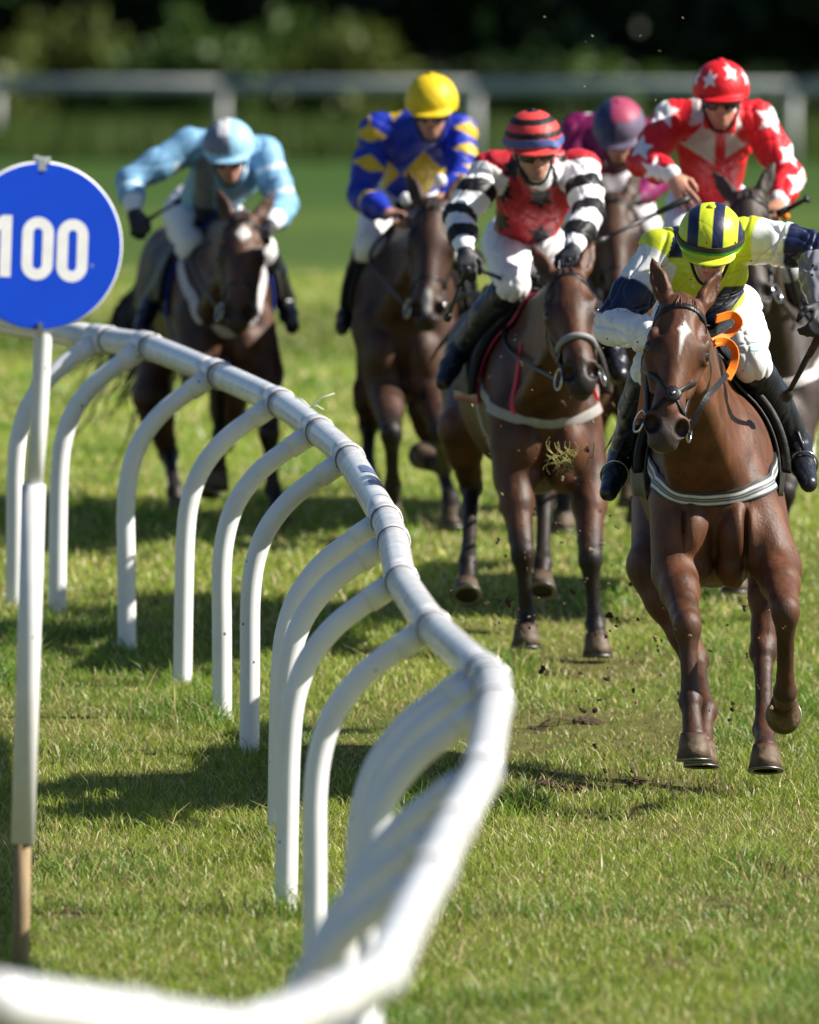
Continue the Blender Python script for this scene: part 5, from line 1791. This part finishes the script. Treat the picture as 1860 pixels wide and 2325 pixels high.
def h_star(s, f, u):
    c = np.tile((.62, .012, .018), (len(s), 1))
    a = np.arctan2(s, f)
    for a0, u0 in ((-.42, .085), (.42, .115), (-1.25, .085), (1.3, .085), (0, .2)):
        c[star_mask((a - a0) * .125, u - u0, .043, .2 if a0 > 0 else -.2, .45) & (f > -.1) & (u > .03)] = (.75, .70, .72)
    return c


rid = dict(head=P(1637, 220, 57.95), chest=P(1622, 320, 58.3), pelvis=P(1608, 460, 58.7), sl=P(1528, 272, 58.2), sr=P(1716, 272, 58.2), el=P(1458, 366, 58.0), wl=P(1528, 398, 57.6), hl=P(1546, 432, 57.55),
           er=P(1793, 405, 58.05), wr=P(1768, 458, 57.7), hr=P(1754, 480, 57.6), hipl=P(1565, 470, 58.65), hipr=P(1658, 470, 58.65), kl=P(1545, 570, 58.2), kr=P(1785, 600, 58.2),
           al=P(1520, 720, 58.6), ar=P(1806, 715, 58.55), tl=P(1505, 775, 58.4), tr=P(1826, 768, 58.35))
make_rider('jockey in red silks with white stars and a red cap with white stars', rid, j_star, h_star, gloves=(False, False), face=(-.02, -1, -.08), seed=41,
           curl=(.55, 1.3), spread=(.6, 0), handn=((-.2, -.9, .3), (0, -.4, 1)), h=.008, breeches_col=(.70, .72, .78))
whip(P(1552, 455, 57.5), P(1350, 553, 57.3), 'long grey whip hanging from the open hand of the starred red jockey', .010)
whip(P(1770, 484, 57.55), P(1836, 450, 57.5), 'short black stick in the other hand of the starred red jockey', .012)
SH = HORSES['star']
for sx, tip in ((-.08, rid['hl']), (.08, rid['hr'])):
    rein(SH, [SH['H'](sx, .50, -.13), SH['T'](sx * 1.9, .1, .3), tip])
q = P(1772, 478, 57.55)
mesh_obj('rein_grip', *tube([q, q + A(.03, .0, -.035)], .018, 10), M['orange'], SH['br'])


def h_purple(s, f, u):
    c = np.tile((.14, .11, .17), (len(s), 1))
    c[(s < -.01) & (u > .02)] = (.025, .032, .10)
    c[(u > .105) & (s > -.03)] = (.34, .05, .11)
    return c


rid = dict(head=P(1405, 300, 62.35), chest=P(1378, 335, 62.75), pelvis=P(1345, 400, 63.35), sl=P(1312, 300, 62.7), sr=P(1460, 310, 62.7), el=P(1300, 410, 62.6), wl=P(1360, 450, 62.3), hl=P(1392, 455, 62.25),
           er=P(1490, 410, 62.6), wr=P(1450, 450, 62.3), hr=P(1428, 455, 62.25), hipl=P(1320, 430, 63.3), hipr=P(1400, 430, 63.3), kl=P(1318, 540, 62.9), kr=P(1480, 540, 62.9),
           al=P(1290, 680, 63.25), ar=P(1496, 680, 63.25), tl=P(1272, 740, 63.1), tr=P(1512, 740, 63.1))
rid['pelvis'] = P(1340, 330, 63.4); rid['hipl'] = P(1318, 360, 63.35); rid['hipr'] = P(1390, 360, 63.35)
make_rider('jockey in magenta silks with a dark blue and pink cap, half hidden', rid, lambda V, *a: np.tile((.17, .006, .075), (len(V), 1)), h_purple, face=(-.05, -1, -.5), seed=51, h=.010)
PH = HORSES['purple']
for sx, tip in ((-.08, rid['hl']), (.08, rid['hr'])):
    rein(PH, [PH['H'](sx, .50, -.13), PH['T'](sx * 1.9, .1, .3), tip])


# ------------------------------------------------------------------ turf kicked up by the hooves
def clod_mesh(seed, size, spikes=0, mk='clod'):
    g = np.random.default_rng(seed)
    B = Body()
    for i in range(g.integers(2, 5)):
        B.ell(g.normal(size=3) * size * .45, size * g.uniform(.35, .75, 3), None, size * .3)
    V, Q = B.mesh(size * .22, 0)
    V = V + vnormals(V, Q) * (g.random(len(V)) - .5)[:, None] * size * .25
    F = [list(q) for q in Q]
    V = list(V)
    for i in range(spikes):
        d = nrm(g.normal(size=3)); b = d * size * .5
        tv, tf = tube([b, b + d * size * g.uniform(.8, 2.0) + g.normal(size=3) * size * .2, b + d * size * g.uniform(2, 3) + g.normal(size=3) * size * .6], [size * .07, size * .06, size * .02], 4)
        n = len(V); V += list(tv); F += [[x + n for x in f] for f in tf]
    me = bpy.data.meshes.new('dirt_clod')
    me.from_pydata([tuple(v) for v in V], [], [tuple(int(x) for x in f) for f in F])
    me.materials.append(M[mk])
    me.update()
    return me


def scatter_clods():
    g = np.random.default_rng(99)
    small = [clod_mesh(600 + i, 1.0, 0, 'crumb' if i in (1, 3, 5) else 'clod') for i in range(7)]
    def put(me, p, s, lab, grp, name='dirt_clod'):
        o = bpy.data.objects.new(name, me); COL.objects.link(o)
        o.location = p; o.scale = (s, s, s); o.rotation_euler = g.uniform(0, 6.28, 3)
        tag(o, lab, 'clod', grp)
    for i in range(230):
        z = g.random()
        if z < .5: u, v, y = g.uniform(1090, 1560), g.uniform(880, 1640), g.uniform(51, 55.5)
        elif z < .8: u, v, y = g.uniform(1300, 1800), g.uniform(1380, 1760), g.uniform(50.2, 52)
        else: u, v, y = g.uniform(1020, 1420), g.uniform(760, 1420), g.uniform(52.5, 56)
        p = P(u, v, y)
        if p[2] < ground_z(y) + .03: continue
        put(small[i % 7], p, .0035 + .010 * g.random() ** 2.4, 'tiny crumb of soil flying in the air beside the leading horse', 'soil crumbs thrown up by the hooves', 'soil_crumb')
    for u, v, y in ((1237, 40, 54), (1345, 82, 54), (1495, 118, 54), (1330, 95, 53.5), (1550, 40, 53.6), (1494, 176, 54), (1326, 196, 54), (1487, 228, 54), (1454, 80, 53.8)):
        put(small[u % 7], P(u, v, y), .006, 'tiny crumb of soil flying high above the jockeys', 'soil crumbs thrown above the field', 'soil_crumb')
    for u, v, y, s, lab in ((1148, 1365, 53, .020, 'ragged clod of turf flying just left of the bay horse front hooves'),
                            (1386, 1398, 52, .014, 'clod of soil flying left of the leader raised foreleg'),
                            (1229, 1520, 52, .016, 'long dark clod falling between the bay horse and the leader'),
                            (1452, 1403, 51.6, .011, 'small clod flying in front of the leader left knee'),
                            (1300, 1345, 53, .010, 'small clod between the front legs of the bay horse'),
                            (1540, 1590, 51.2, .012, 'small clod beside the leader front fetlock'),
                            (1690, 1380, 51.6, .010, 'small clod under the leader belly')):
        me = clod_mesh(int(u), 1.0, 7)
        put(me, P(u, v, y), s, lab, None)
    # a torn tuft of grass in the air
    mb = MB()
    c = P(1278, 1040, 53.2)
    for i in range(34):
        a = g.uniform(-.9, .9) + (math.pi if g.random() < .35 else 0)
        d = A(math.cos(a), g.normal() * .4, math.sin(a) * .8); p = c + g.normal(size=3) * A(.030, .012, .014)
        nn = nrm(A(-d[2], 0, d[0])) * g.choice([-1, 1])
        L_ = g.uniform(.025, .055)
        pts = [p - d * L_ * .5, p + d * L_ * .2 + nn * L_ * .15, p + d * L_ * .75 + nn * L_ * .6, p + d * L_ * .8 + nn * L_ * 1.2]
        mb.add(*tube(catmull(pts, 4), np.linspace(.0020, .0008, 13), 4))
    o = mb.build('grass_tuft', M['straw'], origin=c)
    tag(o, 'torn tuft of yellow grass flying in front of the bay horse chest', 'grass tuft')
    mb = MB(); c = P(1328, 1065, 52.5)
    mb.add(*tube(catmull([c, c + A(.012, 0, .04), c + A(.03, 0, .05), c + A(.035, 0, .10)], 4), .0022, 5))
    tag(mb.build('flying_grass', M['straw'], origin=c), 'single curled blade of grass flying beside the bay horse', 'grass')
    # loose divots lying on the turf
    for k, (u, v, s, lab) in enumerate(((1255, 1788, .055, 'largest dark divot of soil lying on the turf left of the leader'), (1445, 1785, .05, 'brown divot in the grass right under the leader front hoof'),
                                        (1462, 1852, .032, 'small black divot in the grass below the leader'), (1300, 1795, .035, 'flat divot just right of the largest divot'),
                                        (1330, 1648, .06, 'wide brown divot in the grass between the rail corner and the leader'), (1215, 1660, .05, 'reddish brown divot close to the rail corner'),
                                        (1625, 1805, .03, 'low divot in the grass under the leader hind hooves'), (1640, 2065, .03, 'dark hoof hole in the near grass at the lower right'),
                                        (868, 1553, .016, 'small dark clod in the grass between the rail posts'))):
        c = on_ground(u, v)
        me = clod_mesh(900 + k, 1.0, 10)
        o = bpy.data.objects.new('divot', me); COL.objects.link(o)
        o.location = (c[0], c[1], c[2] + s * .12); o.scale = (s, s * 1.3, s * .4); o.rotation_euler = (0, 0, g.uniform(0, 6))
        tag(o, lab, 'divot')


scatter_clods()
